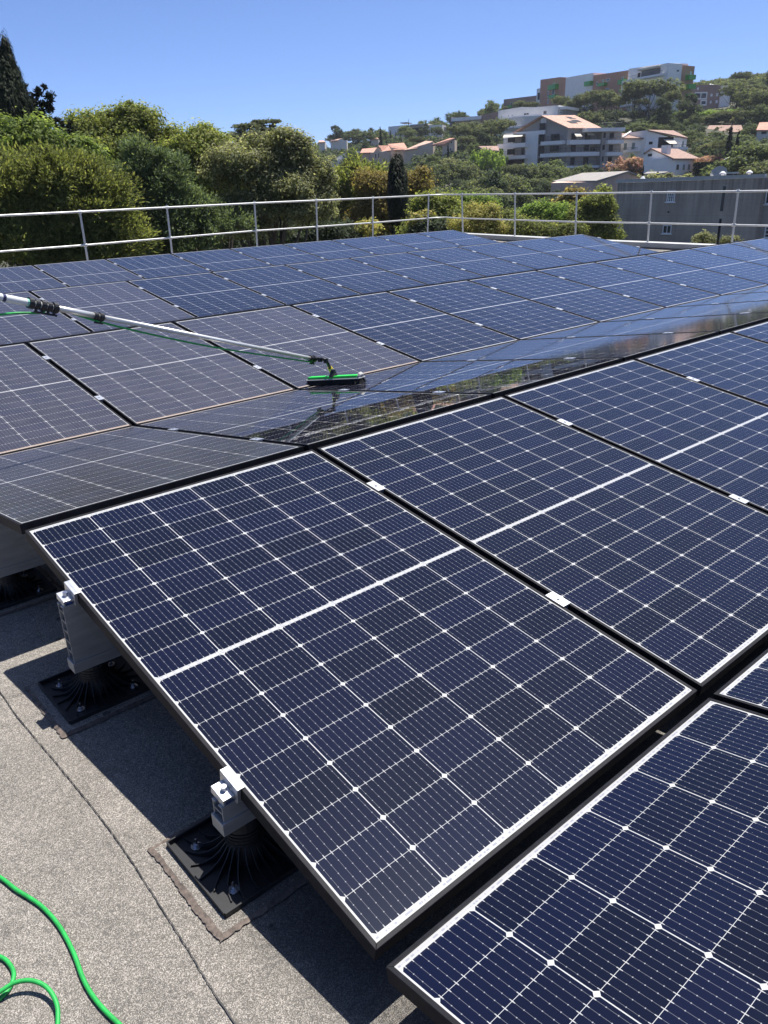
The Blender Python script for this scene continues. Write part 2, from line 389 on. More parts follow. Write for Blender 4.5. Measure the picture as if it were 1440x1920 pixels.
for k, (x0, zr) in enumerate(((.013, .0016), (1.1985-PITCHX, -.0157), (2.4142-2*PITCHX, -.0103))):
    for i in range(11):
        away(i, x0, (k+1)*TT+GR, zr-.004, TR, f'panel tilted away behind the {["second", "third", "farthest"][k]} ridge, {ORD[i]} from left', .02, .1, 0, 'panels on the far sides of the distant ridges')

# ------------------------------------------------------------------ support beams, clamps and feet
def beam(name, y, z0, z1, x0, x1, label, w=.042, webs=5):
    root = empty(name, (x0, y, z0), label, 'support beam', 'aluminium beams under the panel rows')
    b = MB((x0, y, z0)); h = w/2; t_ = .0028
    b.box(x0+.004, x1, y-h, y-h+t_, z0+.03, z1); b.box(x0+.004, x1, y+h-t_, y+h, z0+.03, z1)
    n = webs
    for k in range(n+1):
        zz = z0+.03+(z1-.022-z0-.03)*k/n
        b.box(x0+.005, x1-.001, y-h+t_, y+h-t_, zz, zz+t_)
    b.box(x0+.003, x1, y-h, y-.006, z1, z1+t_); b.box(x0+.003, x1, y+.006, y+h, z1, z1+t_)
    b.build('extrusion', M['alu_web'], root)
    s = MB((x0, y, z0)); s.box(x0-.002, x1+.001, y-h-.004, y+h+.004, z0, z0+.034); s.build('base_channel', M['alu_web'], root, bevel=.001)
    return root
def end_clamp(x, y, z, tilt, s, label):
    """z = top of the panel edge at y ; s=+1 slope rises with +y"""
    root = empty('end_clamp', (x, y, z), label, 'clamp', 'end clamps on the open panel edge', rot=(tilt*s, 0, 0))
    a = MB(); a.box(-.011, -.0015, -.036, .036, -PT-.002, .004); a.box(-.0015, .0085, -.036, .036, .0008, .004)
    a.build('upright', M['alu'], root, bevel=.0008)
    b = MB(); b.box(-.040, -.0115, -.026, .026, -.026, -.018); b.box(-.040, -.034, -.026, .026, -PT-.002, -.026)
    b.build('foot_plate', M['alu'], root, bevel=.0008)
    c = MB(); c.tube([(-.023, 0, -.018), (-.023, 0, -.006)], .0072, 12); c.tube([(-.023, 0, -.006), (-.023, 0, -.0052)], .0045, 6); c.build('bolt', M['steel'], root)
    d = MB(); d.box(-.036, -.014, -.016, .016, -PT-.008, -.0265); d.build('insert', M['blue'], root)
    return root
YH, YL = -.372, -1.222
zH, zL = YH*math.tan(RA), YL*math.tan(RA)
BZ = -.322
beam('support_beam', YH, BZ, zH-PT-.006, -.048, 12.6, 'tall aluminium beam under the ridge side of the foreground panel')
beam('support_beam', YL, BZ, zL-PT-.006, -.048, 12.6, 'low aluminium beam under the valley side of the foreground panel', webs=1)
end_clamp(-.0, YH, zH, RA, 1, 'silver end clamp on the upper left edge of the foreground panel')
end_clamp(-.0, YL, zL, RA, 1, 'silver end clamp on the lower left edge of the foreground panel')
yq = GR+.372; zq = -.0046-.372*math.tan(AQ)
beam('support_beam', yq, BZ, zq-PT-.006, -.04, 12.6, 'tall aluminium beam under the dusty panel behind the ridge')
yq2 = GR+1.225; beam('support_beam', yq2, BZ, -.0046-1.225*math.tan(AQ)-PT-.006, -.04, 12.6, 'low aluminium beam under the valley side of the dusty panel', webs=1)
yo = -CA-GV-.48; beam('support_beam', yo, BZ, -SA+.48*math.tan(RA)-PT-.006, .03, 6, 'low aluminium beam under the bottom right panel', webs=1)

def foot(x, y, label, detail=True):
    root = empty('support_foot', (x, y, ROOF), label, 'support foot', 'black plastic feet on the roof')
    h = .132; f = MB(); z0 = .008
    f.box(-h, h, -h, h, z0-.004, z0)
    for s in (-1, 1):
        f.box(-h, h, s*h-.002, s*h+.002, z0, z0+.013); f.box(s*h-.002, s*h+.002, -h+.002, h-.002, z0, z0+.013)
    # curved ribs rising to the pedestal
    for k in range(24):
        an = 2*math.pi*k/24+.05; ex = h*.97/max(abs(math.cos(an)), abs(math.sin(an)))
        pts = []
        for q in range(7):
            t = q/6; r = .030+(ex-.034)*t; aa = an+.32*(t*t-.2)*(1 if k % 2 else 1)*math.sin(2*an)
            zz = z0+.005+.060*(1-t)**2.6
            X, Y = r*math.cos(aa), r*math.sin(aa); X = max(-h, min(h, X)); Y = max(-h, min(h, Y)); pts.append((X, Y, zz))
        for q in range(6):
            (x0, y0, a0), (x1, y1, a1) = pts[q], pts[q+1]; n = np.array([-(y1-y0), x1-x0]); n = n/(np.linalg.norm(n)+1e-9)*.0012
            f.hexa([(x0-n[0], y0-n[1], z0), (x1-n[0], y1-n[1], z0), (x1+n[0], y1+n[1], z0), (x0+n[0], y0+n[1], z0),
                    (x0-n[0], y0-n[1], a0), (x1-n[0], y1-n[1], a1), (x1+n[0], y1+n[1], a1), (x0+n[0], y0+n[1], a0)])
    f.build('base_plate', M['plastic'], root)
    p = MB(); p.tube([(0, 0, z0), (0, 0, .05), (0, 0, .1), (0, 0, BZ-ROOF)], [.052, .045, .042, .042], 20); 
    for k in range(5): p.tube([(0, 0, .05+.009*k), (0, 0, .0545+.009*k)], .0455, 20)
    p.build('pedestal', M['plastic'], root, smooth=False)
    for sx in (-1, 1):
        for sy in (-1, 1):
            b = MB(); X, Y = sx*.083, sy*.083
            b.tube([(X, Y, z0), (X, Y, z0+.0035)], .013, 16); b.tube([(X, Y, z0+.0035), (X, Y, z0+.010)], .0068, 6); b.tube([(X, Y, z0+.010), (X, Y, z0+.024)], [.0036, .0026], 8)
            b.build('bolt', M['steel'], root)
    return root
def patch(x, y):
    r1 = random.Random(int(x*1000+y*77)); z = ROOF+.004
    def ragged(h, amp, n=70):
        P = []; w = 0
        for s_ in range(4):
            for k in range(n):
                t = -1+2*k/n; w = max(-1.6, min(1.6, w*.86+r1.gauss(0, .5))); j = w*amp+r1.gauss(0, amp*.25)
                P.append([(t*h, -h+j), (h+j, t*h), (-t*h, h+j), (-h+j, -t*h)][s_])
        return [(x-.004+a, y-.006+b) for a, b in P]
    m_ = MB(); A_ = ragged(.166, .0022); B_ = ragged(.153, .0012); n = len(A_)
    m_.add([(*a, z) for a in A_]+[(*b, z+.0035) for b in B_], [(i, (i+1) % n, n+(i+1) % n, n+i) for i in range(n)])
    o = m_.build('roof_patch_bleed', M['bleed']); tag(o, kind='structure')
    m2 = MB(); m2.add([(*b, z+.0036) for b in B_], [tuple(range(n))]); tag(m2.build('roof_patch', M['felt']), kind='structure')
for x, y, l in ((.018, -1.207, 'black ribbed foot half in the sun under the low beam'),
                (.022, -.335, 'black ribbed foot in the shade under the tall beam'),
                (.03, .52, 'black ribbed foot at the left edge under the dusty panel')):
    patch(x, y); foot(x, y, l)

# ------------------------------------------------------------------ railing on the roof edge
TOPZ, MIDZ = .66, .06
LR = [(-3.0, 12.75), (1.2, 13.0), (3.35, 13.1), (5.5, 13.25), (7.5, 13.65), (9.9, 14.05), (11.6, 13.95), (13.45, 14.0), (15.72, 14.27)]
RR = [(15.87, 13.15), (15.53, 11.03), (15.12, 8.9), (15.11, 7.03), (14.95, 5.11), (14.83, 3.1), (14.7, 1.1), (14.6, -.9)]
COR = (16.184, 14.164)
def lean(p, side, z):      # rails lean inwards with height
    k = (z-TOPZ)*.075
    return (p[0]-(.3*k if side == 0 else k), p[1]-(k if side == 0 else .3*k), z)
root = empty('guard_railing', (15, 13, -.3), 'galvanised steel guard rail with two bars along the roof edge', 'railing')
for z_, r_, nm in ((TOPZ, .0195, 'top_rail'), (MIDZ, .017, 'mid_rail')):
    rail = MB((15, 13, -.3)); rail.tube([lean(p, 0, z_) for p in LR]+[lean((16.02, 14.3), 0, z_), lean((16.25, 14.15), 1, z_)]+[lean(p, 1, z_) for p in RR], r_, 10)
    rail.build(nm, M['galv'], root, smooth=True)
for side, L in ((0, LR), (1, RR)):
    for p in L:
        b = MB((15, 13, -.3)); b.tube([lean(p, side, -.42), lean(p, side, TOPZ)], .0205, 8)
        for z_ in (TOPZ, MIDZ):
            q = np.array(lean(p, side, z_)); d = np.array([1, .05, 0]) if side == 0 else np.array([.05, 1, 0])
            b.tube([q-d*.035, q+d*.035], .029, 10)
        q = np.array(lean(p, side, TOPZ)); b.tube([q, q+(0, 0, .045)], [.026, .018], 8)
        b.build('post', M['galv'], root, smooth=False)
# parapet with a metal cap
def parapet(P, name, label):
    root = empty(name, (*P[0], ROOF), label, 'parapet')
    w = MB((*P[0], ROOF)); c_ = MB((*P[0], ROOF))
    for i in range(len(P)-1):
        a, b = np.array(P[i]), np.array(P[i+1]); t = (b-a)/np.linalg.norm(b-a); n = np.array([-t[1], t[0]])
        for m_, hw, z0, z1 in ((w, .10, ROOF, -.41), (c_, .16, -.41, -.318)):
            m_.hexa([(*(a-n*hw), z0), (*(b-n*hw), z0), (*(b+n*hw), z0), (*(a+n*hw), z0), (*(a-n*hw), z1), (*(b-n*hw), z1), (*(b+n*hw), z1), (*(a+n*hw), z1)])
    w.build('upstand', M['render_wall'], root); c_.build('cap', M['parapet'], root)
parapet([(16.05, 14.2), (15.3, 8.9), (15.2, 7.0), (14.7, .0), (14.4, -6)], 'roof_parapet', 'low parapet with a grey metal cap along the right roof edge')
parapet([(-5, 12.95), (5.5, 13.45), (9.9, 14.2), (15.9, 14.42)], 'roof_parapet', 'low parapet with a grey metal cap along the far roof edge behind the last row')

# ------------------------------------------------------------------ washing pole and brush
A = at(590, 673, 4.82); A = CAM+ray(588, 673)*5.2
tq = math.tan(AQ)
def onQ(x, y):
    d = ray(x, y); s = (-.0046-(CAM[1]-GR)*tq-CAM[2])/(d[2]+tq*d[1]); return CAM+s*d
P1 = onQ(0, 880); n_ = np.cross(P1-A, np.array(SV)); d0 = ray(0, 557); B = CAM+d0*(((P1-CAM)@n_)/(d0@n_))
dirp = (B-A)/np.linalg.norm(B-A); LEN = np.linalg.norm(B-A)
pole = empty('washing_pole', tuple(A), 'telescopic silver washing pole reaching in from the left over the dusty panels', 'pole')
def along(t): return A+dirp*t
def t_at(x):      # distance along the pole where it crosses image column x
    lo, hi = 0, LEN
    for _ in range(40):
        m_ = (lo+hi)/2; q = along(m_)-CAM; px = 720+FPX*(q@_r)/(q@_fw)
        if px > x: lo = m_
        else: hi = m_
    return lo
t1, t2, t3 = t_at(186), t_at(88), t_at(70)
q = MB(tuple(A)); q.tube([A, along(t1)], .0125, 14); q.build('tube', M['pole'], pole, smooth=True)
q = MB(tuple(A)); q.tube([along(t1), along(t2)], .0145, 14); q.build('tube', M['pole'], pole, smooth=True)
q = MB(tuple(A)); q.tube([along(t2), along(LEN+1.6)], .017, 14); q.build('tube', M['sticker'], pole, smooth=True)
q = MB(tuple(A)); q.tube([along(t_at(9)), along(t_at(3))], .0174, 14); q.build('dark_band', M['stickerink'], pole)
q = MB(tuple(A)); q.tube([along(t_at(56)), along(t_at(49))], .0173, 14); q.build('green_band', M['stickergreen'], pole)
def clampset(t0, n, r):
    q = MB(tuple(A)); up = np.array([0, 0, 1.])
    for k in range(n):
        a0 = along(t0+k*.03); q.tube([a0, a0+dirp*.022], r*(1.0 if k % 2 else 1.15), 14)
    s_ = np.cross(dirp, up); s_ /= np.linalg.norm(s_); u_ = np.cross(s_, dirp)
    for k in range(max(1, n-1)):
        c0 = along(t0+.012+k*.03); q.tube([c0-u_*r*.8, c0-u_*(r+.016)], .007, 8); q.tube([c0+s_*r, c0+s_*(r+.012)-u_*.01], .006, 6)
    q.tube([along(t0-.004)-u_*(r+.012), along(t0+.022*n)-u_*(r+.013)], .005, 6)
    return q.build('clamp', M['plastic'], pole)
clampset(t1-.02, 2, .0185); clampset(t2-.05, 5, .0225); clampset(-.012, 2, .020)
# goose neck
BC = onQ(626, 716); up = np.array([0, 0, 1.])
E1 = CAM+ray(611, 676)*5.17; top = BC+np.array([0, 0, .055])
q = MB(tuple(A)); q.tube(catmull([A+dirp*.0, CAM+ray(602, 673)*5.18, E1, E1*.45+top*.55, top], 6), .011, 10)
for c_ in (E1, CAM+ray(600, 674)*5.18): q.tube([c_-up*.014, c_+up*.014], .016, 10)
q.build('goose_neck', M['plastic'], pole, smooth=False)
mid = E1*.34+top*.66
q = MB(tuple(A)); q.tube([mid+(E1-mid)*.22, mid-(E1-mid)*.22+0*up], [.0155, .019], 12); q.build('collar', M['yellow'], pole)
# brush head, top-level thing lying on the panel
nQ = np.array([0, math.sin(AQ), math.cos(AQ)])
e0, e1 = onQ(579, 722), onQ(683, 718)
ax = (e1-e0)/np.linalg.norm(e1-e0); cr = np.cross(nQ, ax); cen = (e0+e1)/2; hl = np.linalg.norm(e1-e0)/2
br = empty('brush_head', tuple(cen), 'bright green brush head on the valley edge between dusty and washed panels', 'brush')
def bp_(a, b, c): return cen+ax*a+cr*b+nQ*c
def slab(mb_, a0, a1, b0, b1, c0, c1, sh=0.):
    mb_.hexa([bp_(a0, b0, c0), bp_(a1, b0, c0), bp_(a1, b1, c0), bp_(a0, b1, c0), bp_(a0+sh, b0+.004, c1), bp_(a1-sh, b0+.004, c1), bp_(a1-sh, b1-.004, c1), bp_(a0+sh, b1-.004, c1)])
q = MB(tuple(cen)); slab(q, -hl+.02, hl-.03, -.028, .028, .040, .056, .004); q.build('back', M['brush'], br, bevel=.003)
q = MB(tuple(cen)); slab(q, -hl+.008, hl-.008, -.034, .034, .032, .040); q.tube([bp_(hl-.03, 0, .043), bp_(hl-.012, 0, .038)], [.034, .022], 10); q.build('bumper', M['rubber'], br, bevel=.003)
q = MB(tuple(cen)); r1 = random.Random(2)
for k in range(1400):
    a_ = r1.uniform(-hl+.012, hl-.012); b_ = r1.uniform(-.03, .03); sa = r1.gauss(0, .008)+(.012 if a_ > hl-.03 else 0); sb = b_*.35+r1.gauss(0, .004)
    p0, p1 = bp_(a_, b_, .033), bp_(a_+sa, b_+sb, .002)
    w_ = ax*.0014+cr*.0010
    q.add([p0-w_, p0+w_, p1+w_, p1-w_], [(0, 1, 2, 3)])
slab(q, -hl+.014, hl-.014, -.027, .027, .004, .032)
q.build('bristles', M['bristle'], br)
q = MB(tuple(cen)); q.tube([bp_(-.01, 0, .050), bp_(-.008, 0, .075), bp_(-.004, 0, .098)], [.034, .022, .015], 12); q.build('socket', M['plastic'], br)

def hose(name, pts, r, label, grp=None, n=8, cat='hose'):
    P = catmull(pts, n); q = MB(tuple(P[0])); q.tube(P, r, 12); o = q.build(name, M['green'], None, smooth=True); return tag(o, label, cat, grp)
# supply hose along the pole
offd = lambda t, d: along(t)-np.array([0, 0, d])
hose('supply_hose', [CAM+ray(-60, 596)*3.45, CAM+ray(0, 590)*3.5, CAM+ray(30, 587)*3.6, offd(t2+.02, .03), offd(t2*.93+t1*.07, .0)+np.array([-.03, .04, .016]), offd(t1, .026), offd(t1*.75, .043), offd(t1*.5, .046), offd(t1*.25, .036), offd(.02, .024)], .0052, 'thin green water hose strapped along the silver pole')
# loose hose on the felt
zf = ROOF+.0055
hose('garden_hose', [(-.60, -.50, zf)]+[onz(x, y, zf) for x, y in ((-60, 1612), (0, 1645), (30, 1668), (75, 1697), (110, 1735), (137, 1785), (158, 1840), (185, 1882), (228, 1925), (300, 1990))], .0046, 'thick green garden hose winding across the felt at the bottom left')
hose('garden_hose', [onz(-90, 1800, zf), onz(-40, 1786, zf), onz(0, 1794, zf), onz(18, 1808, zf), onz(26, 1828, zf+.001), onz(18, 1852, zf), onz(0, 1872, zf), onz(-40, 1905, zf), onz(-70, 1960, zf)], .0044, 'small green hose loop at the left edge, passing under the raised loop')
hose('garden_hose', [onz(-60, 1905, zf+.006), onz(-20, 1875, zf+.012), onz(5, 1856, zf+.016), onz(30, 1842, zf+.019), onz(60, 1839, zf+.019), onz(88, 1852, zf+.015), onz(106, 1882, zf+.008), onz(108, 1922, zf+.003), onz(100, 1980, zf)], .0044, 'green hose loop lifted off the felt with its shadow below it')

# ================================================================== the land around
AZT = [0, 25, 31, 37, 42, 46, 51, 55, 60, 66, 85, 120]
DT = [0, 60, 100, 135, 160, 190, 230, 260, 300, 350, 420, 600, 1200]
ZT = [[-9, -9, -8, -6, -3, 1, 6, 9, 10, 10, 8, 5, 5],
      [-9, -9, -8, -6, -3, 1, 6, 9, 10, 10, 8, 5, 5],
      [-9, -9, -8, -6, -2, 2, 7, 9, 10, 10, 8, 5, 5],
      [-9, -9, -8, -6, -3, 1, 4.7, 9, 12, 13, 10, 5, 5],
      [-9, -9, -8, -6, -3, 1, 6, 9, 14, 15, 12, 8, 5],
      [-9, -9, -8, -6, -2, 5, 8, 12, 16, 17, 15, 10, 5],
      [-9, -9, -8, -5, -3, 1, 8, 13, 21, 23, 20, 18, 10],
      [-9, -9, -8, -4.5, -3, 1, 9, 16, 21, 24, 26, 26, 15],
      [-9, -9, -8, -5, 0, 5, 12, 17, 20, 26, 31, 31, 20],
      [-9, -9, -8, -5, 0, 5, 9.5, 14, 20, 28, 34, 34, 25],
      [-9, -9, -8, -5, 0, 5, 9.5, 14, 20, 28, 34, 34, 25],
      [-9]*13]
ZT = np.array(ZT, float)
def gz(az, D):
    az = np.clip(az, 0, 120); i = np.interp(az, AZT, range(len(AZT))); j = np.interp(D, DT, range(len(DT)))
    i0 = np.minimum(i.astype(int) if hasattr(i, 'astype') else int(i), len(AZT)-2); j0 = np.minimum(j.astype(int) if hasattr(j, 'astype') else int(j), len(DT)-2)
    a, b = i-i0, j-j0
    return (ZT[i0, j0]*(1-a)*(1-b)+ZT[i0+1, j0]*a*(1-b)+ZT[i0, j0+1]*(1-a)*b+ZT[i0+1, j0+1]*a*b)
def ground_at(x, y):
    dx, dy = x-CAM[0], y-CAM[1]; return float(gz(np.float64(math.degrees(math.atan2(dx, dy))), np.float64(math.hypot(dx, dy))))
M['earth'] = mat('dry_scrub_earth', (.05, .05, .028), .9, noise=(.12, .45))
azs = list(range(-180, -9, 10))+list(range(-8, 122, 2))+list(range(125, 180, 10)); azs = [a for a in azs if a < 180]
ds = [8, 30, 60, 80, 100, 118, 135, 147, 160, 175, 190, 210, 230, 245, 260, 280, 300, 325, 350, 385, 420, 500, 600, 900, 1200]
vs = [(CAM[0], CAM[1], -9)]; fs = []
rg = np.random.default_rng(4)
for a in azs:
    for D in ds:
        az = a if a >= 0 else (0 if a > -40 else 120)
        z = float(gz(np.float64(az), np.float64(min(D, 1199))))
        if a < 0 and a > -40: z = -9+(z+9)*(1+a/40)
        if D > 60: z += rg.uniform(-.25, .25)
        vs.append((CAM[0]+D*math.sin(R_(a)), CAM[1]+D*math.cos(R_(a)), z))
nd = len(ds); na = len(azs)
for i in range(na):
    i2 = (i+1) % na; fs.append((0, 1+i2*nd, 1+i*nd))
    for j in range(nd-1):
        fs.append((1+i*nd+j, 1+i2*nd+j, 1+i2*nd+j+1, 1+i*nd+j+1))
me = bpy.data.meshes.new('hillside'); me.from_pydata(vs, [], fs); me.materials.append(M['earth']); me.update()
o = bpy.data.objects.new('hillside', me); COL.objects.link(o); tag(o, kind='structure')

# ------------------------------------------------------------------ foliage
def leaf_mat(name, a, b, c, trans=.25, rough=.65):
    m = bpy.data.materials.new(name); m.use_nodes = True; t = m.node_tree; N = NT(m); bs = t.nodes['Principled BSDF']
    g = t.nodes.new('ShaderNodeNewGeometry'); oi = t.nodes.new('ShaderNodeObjectInfo')
    r = t.nodes.new('ShaderNodeValToRGB'); r.color_ramp.elements[0].color = (*a, 1); r.color_ramp.elements[1].color = (*c, 1)
    e = r.color_ramp.elements.new(.5); e.color = (*b, 1)
    t.links.new(g.outputs['Random Per Island'], r.inputs[0])
    tc = t.nodes.new('ShaderNodeTexCoord'); nz = N.noise(tc.outputs['Object'], .9, 3)
    k = N.m('MULTIPLY', N.ramp(nz, .3, .7, 1.35, 2.3), N.m('ADD', .82, N.m('MULTIPLY', oi.outputs['Random'], .36)))
    sc = t.nodes.new('ShaderNodeVectorMath'); sc.operation = 'SCALE'; t.links.new(r.outputs[0], sc.inputs[0]); t.links.new(k, sc.inputs['Scale'])
    t.links.new(sc.outputs[0], bs.inputs['Base Color']); bs.inputs['Roughness'].default_value = rough; bs.inputs['Specular IOR Level'].default_value = .12
    s2 = t.nodes.new('ShaderNodeVectorMath'); s2.operation = 'MULTIPLY'; s2.inputs[1].default_value = (1.35, 1.35, .8); t.links.new(sc.outputs[0], s2.inputs[0])
    tr = t.nodes.new('ShaderNodeBsdfTranslucent'); t.links.new(s2.outputs[0], tr.inputs[0])
    mx = t.nodes.new('ShaderNodeMixShader'); mx.inputs[0].default_value = min(.55, trans*1.75)
    t.links.new(bs.outputs[0], mx.inputs[1]); t.links.new(tr.outputs[0], mx.inputs[2]); t.links.new(mx.outputs[0], t.nodes['Material Output'].inputs[0])
    return m
LF = {
 'bright': leaf_mat('leaf_bright', (.045, .068, .018), (.085, .115, .030), (.15, .18, .055), .3),
 'juniper': leaf_mat('leaf_juniper', (.055, .072, .024), (.105, .118, .038), (.17, .175, .06), .3),
 'oak': leaf_mat('leaf_oak', (.05, .07, .02), (.105, .12, .034), (.18, .185, .06), .35),
 'holm': leaf_mat('leaf_holm', (.06, .072, .034), (.115, .12, .062), (.22, .215, .13), .3),
 'bluepine': leaf_mat('leaf_bluepine', (.042, .062, .030), (.075, .10, .048), (.13, .16, .08), .25),
 'cypress': leaf_mat('leaf_cypress', (.0045, .0075, .0035), (.008, .0125, .006), (.015, .021, .008), .06),
 'farpine': leaf_mat('leaf_farpine', (.036, .046, .024), (.062, .072, .038), (.10, .108, .056), .3),
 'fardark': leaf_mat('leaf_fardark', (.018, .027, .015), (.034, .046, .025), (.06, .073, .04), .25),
 'faroak': leaf_mat('leaf_faroak', (.035, .048, .022), (.062, .078, .036), (.105, .12, .058), .3),
 'lime': leaf_mat('leaf_lime', (.05, .08, .018), (.09, .13, .03), (.15, .195, .045), .3),
 'yellow': leaf_mat('leaf_yellow', (.085, .095, .03), (.15, .145, .045), (.26, .215, .08), .25),
 'rust': leaf_mat('leaf_rust', (.085, .078, .028), (.15, .12, .042), (.21, .165, .065), .3),
 'pink': leaf_mat('leaf_pink', (.09, .09, .05), (.20, .11, .10), (.30, .18, .155), .3),
}
M['bark'] = mat('bark', (.09, .07, .05), .9, noise=(6, .4, (1, 1, .3)))

def quads(cen, nrm, size, elong=None, axis=None, rg=None):
    """leaf quads: centres (n,3), unit normals, sizes (n,), optional long axis"""
    n = len(cen); a = axis if axis is not None else rg.normal(size=(n, 3))
    a = a-nrm*np.sum(a*nrm, 1, keepdims=True); a /= np.linalg.norm(a, axis=1, keepdims=True)+1e-9
    b = np.cross(nrm, a); s = size[:, None]; e = (elong if elong is not None else 1.5)
    v = np.empty((n, 4, 3)); v[:, 0] = cen-a*s*e; v[:, 1] = cen-b*s*.75; v[:, 2] = cen+a*s*e; v[:, 3] = cen+b*s*.75
    return v
def crown(blobs, nclump, clump_r, nleaf, leaf, rg, style='leaf', flat=.8, inner=.45, lump=0):
    """blobs: (cx,cy,cz,rx,ry,rz). returns (n,4,3) and clump centres"""
    B = np.array(blobs, float)
    if lump:
        S = [B*np.array([1, 1, 1, .72, .72, .72])]
        for _ in range(lump):
            d = rg.normal(size=(len(B), 3)); d[:, 2] = np.abs(d[:, 2])*.9-.25; d /= np.linalg.norm(d, axis=1, keepdims=True)
            q = B.copy(); q[:, :3] += d*B[:, 3:6]*rg.uniform(.55, .98, (len(B), 1)); q[:, 3:6] = np.minimum(B[:, 3:4], B[:, 5:6])*rg.uniform(.18, .46, (len(B), 1))*np.array([1.1, 1.1, .8]); S.append(q)
        B = np.vstack(S)
    w = (B[:, 3]*B[:, 5])**.85; w = w/w.sum()
    k = rg.choice(len(B), nclump, p=w)
    d = rg.normal(size=(nclump, 3)); d[:, 2] = np.where(d[:, 2] < -.4, -d[:, 2]*.5, d[:, 2]); d /= np.linalg.norm(d, axis=1, keepdims=True)
    rad = inner+(1-inner)*rg.random(nclump)**.55
    cc = B[k, :3]+d*rad[:, None]*B[k, 3:6]
    cr = clump_r*(.55+.9*rg.random(nclump))
    if lump:
        sh = rg.random(nclump) < .10; cc[sh] = B[k[sh], :3]+d[sh]*B[k[sh], 3:6]*rg.uniform(1.0, 1.28, (sh.sum(), 1)); cr[sh] *= .45
    kk = np.repeat(np.arange(nclump), nleaf); n = len(kk)
    q = rg.normal(size=(n, 3)); q /= np.linalg.norm(q, axis=1, keepdims=True)
    rr = rg.random(n)**.45
    if style == 'spray':      # feathery sprays point outwards and droop
        out = d[kk]*.9+np.array([0, 0, .25])+q*.55; out /= np.linalg.norm(out, axis=1, keepdims=True)
        tt = rg.random(n); cen = cc[kk]+out*(cr[kk]*1.5*tt)[:, None]+np.array([0, 0, -1.])*(cr[kk]*.35*tt*tt)[:, None]
        nr = rg.normal(size=(n, 3)); nr /= np.linalg.norm(nr, axis=1, keepdims=True)
        return quads(cen, nr, leaf*(.6+.8*rg.random(n)), 2.6, out, rg), cc
    if style == 'up':
        cen = cc[kk]+q*(cr[kk]*rr)[:, None]*np.array([.6, .6, 1.5])
        ax = q*.35+np.array([0, 0, 1.])+d[kk]*.25
        nr = d[kk]+.7*q; nr /= np.linalg.norm(nr, axis=1, keepdims=True)
        return quads(cen, nr, leaf*(.6+.8*rg.random(n)), 2.4, ax, rg), cc
    cen = cc[kk]+q*(cr[kk]*rr)[:, None]*np.array([1, 1, flat])
    nr = q*.9+np.array([0, 0, .55])+.35*rg.normal(size=(n, 3)); nr /= np.linalg.norm(nr, axis=1, keepdims=True)
    return quads(cen, nr, leaf*(.6+.8*rg.random(n)), 1.35, None, rg), cc
def quad_mesh(name, v, mats, extra=None):
    """v (n,4,3) quads with material 0; extra = MB with material 1"""
    n = len(v); co = v.reshape(-1, 3); loops = np.arange(4*n); ls = np.arange(n)*4; lt = np.full(n, 4); mi = np.zeros(n, int)
    if extra is not None:
        ev = np.array(extra.v); b = len(co); co = np.vstack([co, ev]); l2 = []; s2 = []; t2 = []; p_ = 4*n
        for f in extra.f: s2.append(p_+len(l2)); t2.append(len(f)); l2.extend([b+i for i in f])
        loops = np.concatenate([loops, l2]).astype(int); ls = np.concatenate([ls, s2]).astype(int); lt = np.concatenate([lt, t2]).astype(int); mi = np.concatenate([mi, np.ones(len(s2), int)])
    me = bpy.data.meshes.new(name); me.vertices.add(len(co)); me.vertices.foreach_set('co', co.ravel())
    me.loops.add(len(loops)); me.loops.foreach_set('vertex_index', loops)
    me.polygons.add(len(ls)); me.polygons.foreach_set('loop_start', ls)
    try: me.polygons.foreach_set('loop_total', lt)
    except Exception: pass
    for m in mats: me.materials.append(m)
    me.polygons.foreach_set('material_index', mi); me.update(calc_edges=True)
    return me
def trunk_mb(base, top, r, clumps, rg, nl=9, spread=None):
    m_ = MB(); base = np.array(base, float); top = np.array(top, float); k = 7
    pts = [base+(top-base)*i/k+np.array([rg.normal()*.06, rg.normal()*.06, 0])*np.linalg.norm(top-base)*.12*(i > 0) for i in range(k+1)]
    m_.tube(pts, [r*(1-.75*i/k) for i in range(k+1)], 8)
    if len(clumps):
        for i in rg.choice(len(clumps), min(nl, len(clumps)), replace=False):
            c_ = clumps[i]; s = pts[min(k, max(2, int(k*rg.uniform(.45, .95))))]
            mid_ = s*.5+c_*.5+np.array([0, 0, -.06*np.linalg.norm(c_-s)])
            m_.tube([s, mid_, c_], [r*.32, r*.2, r*.06], 5)
    return m_
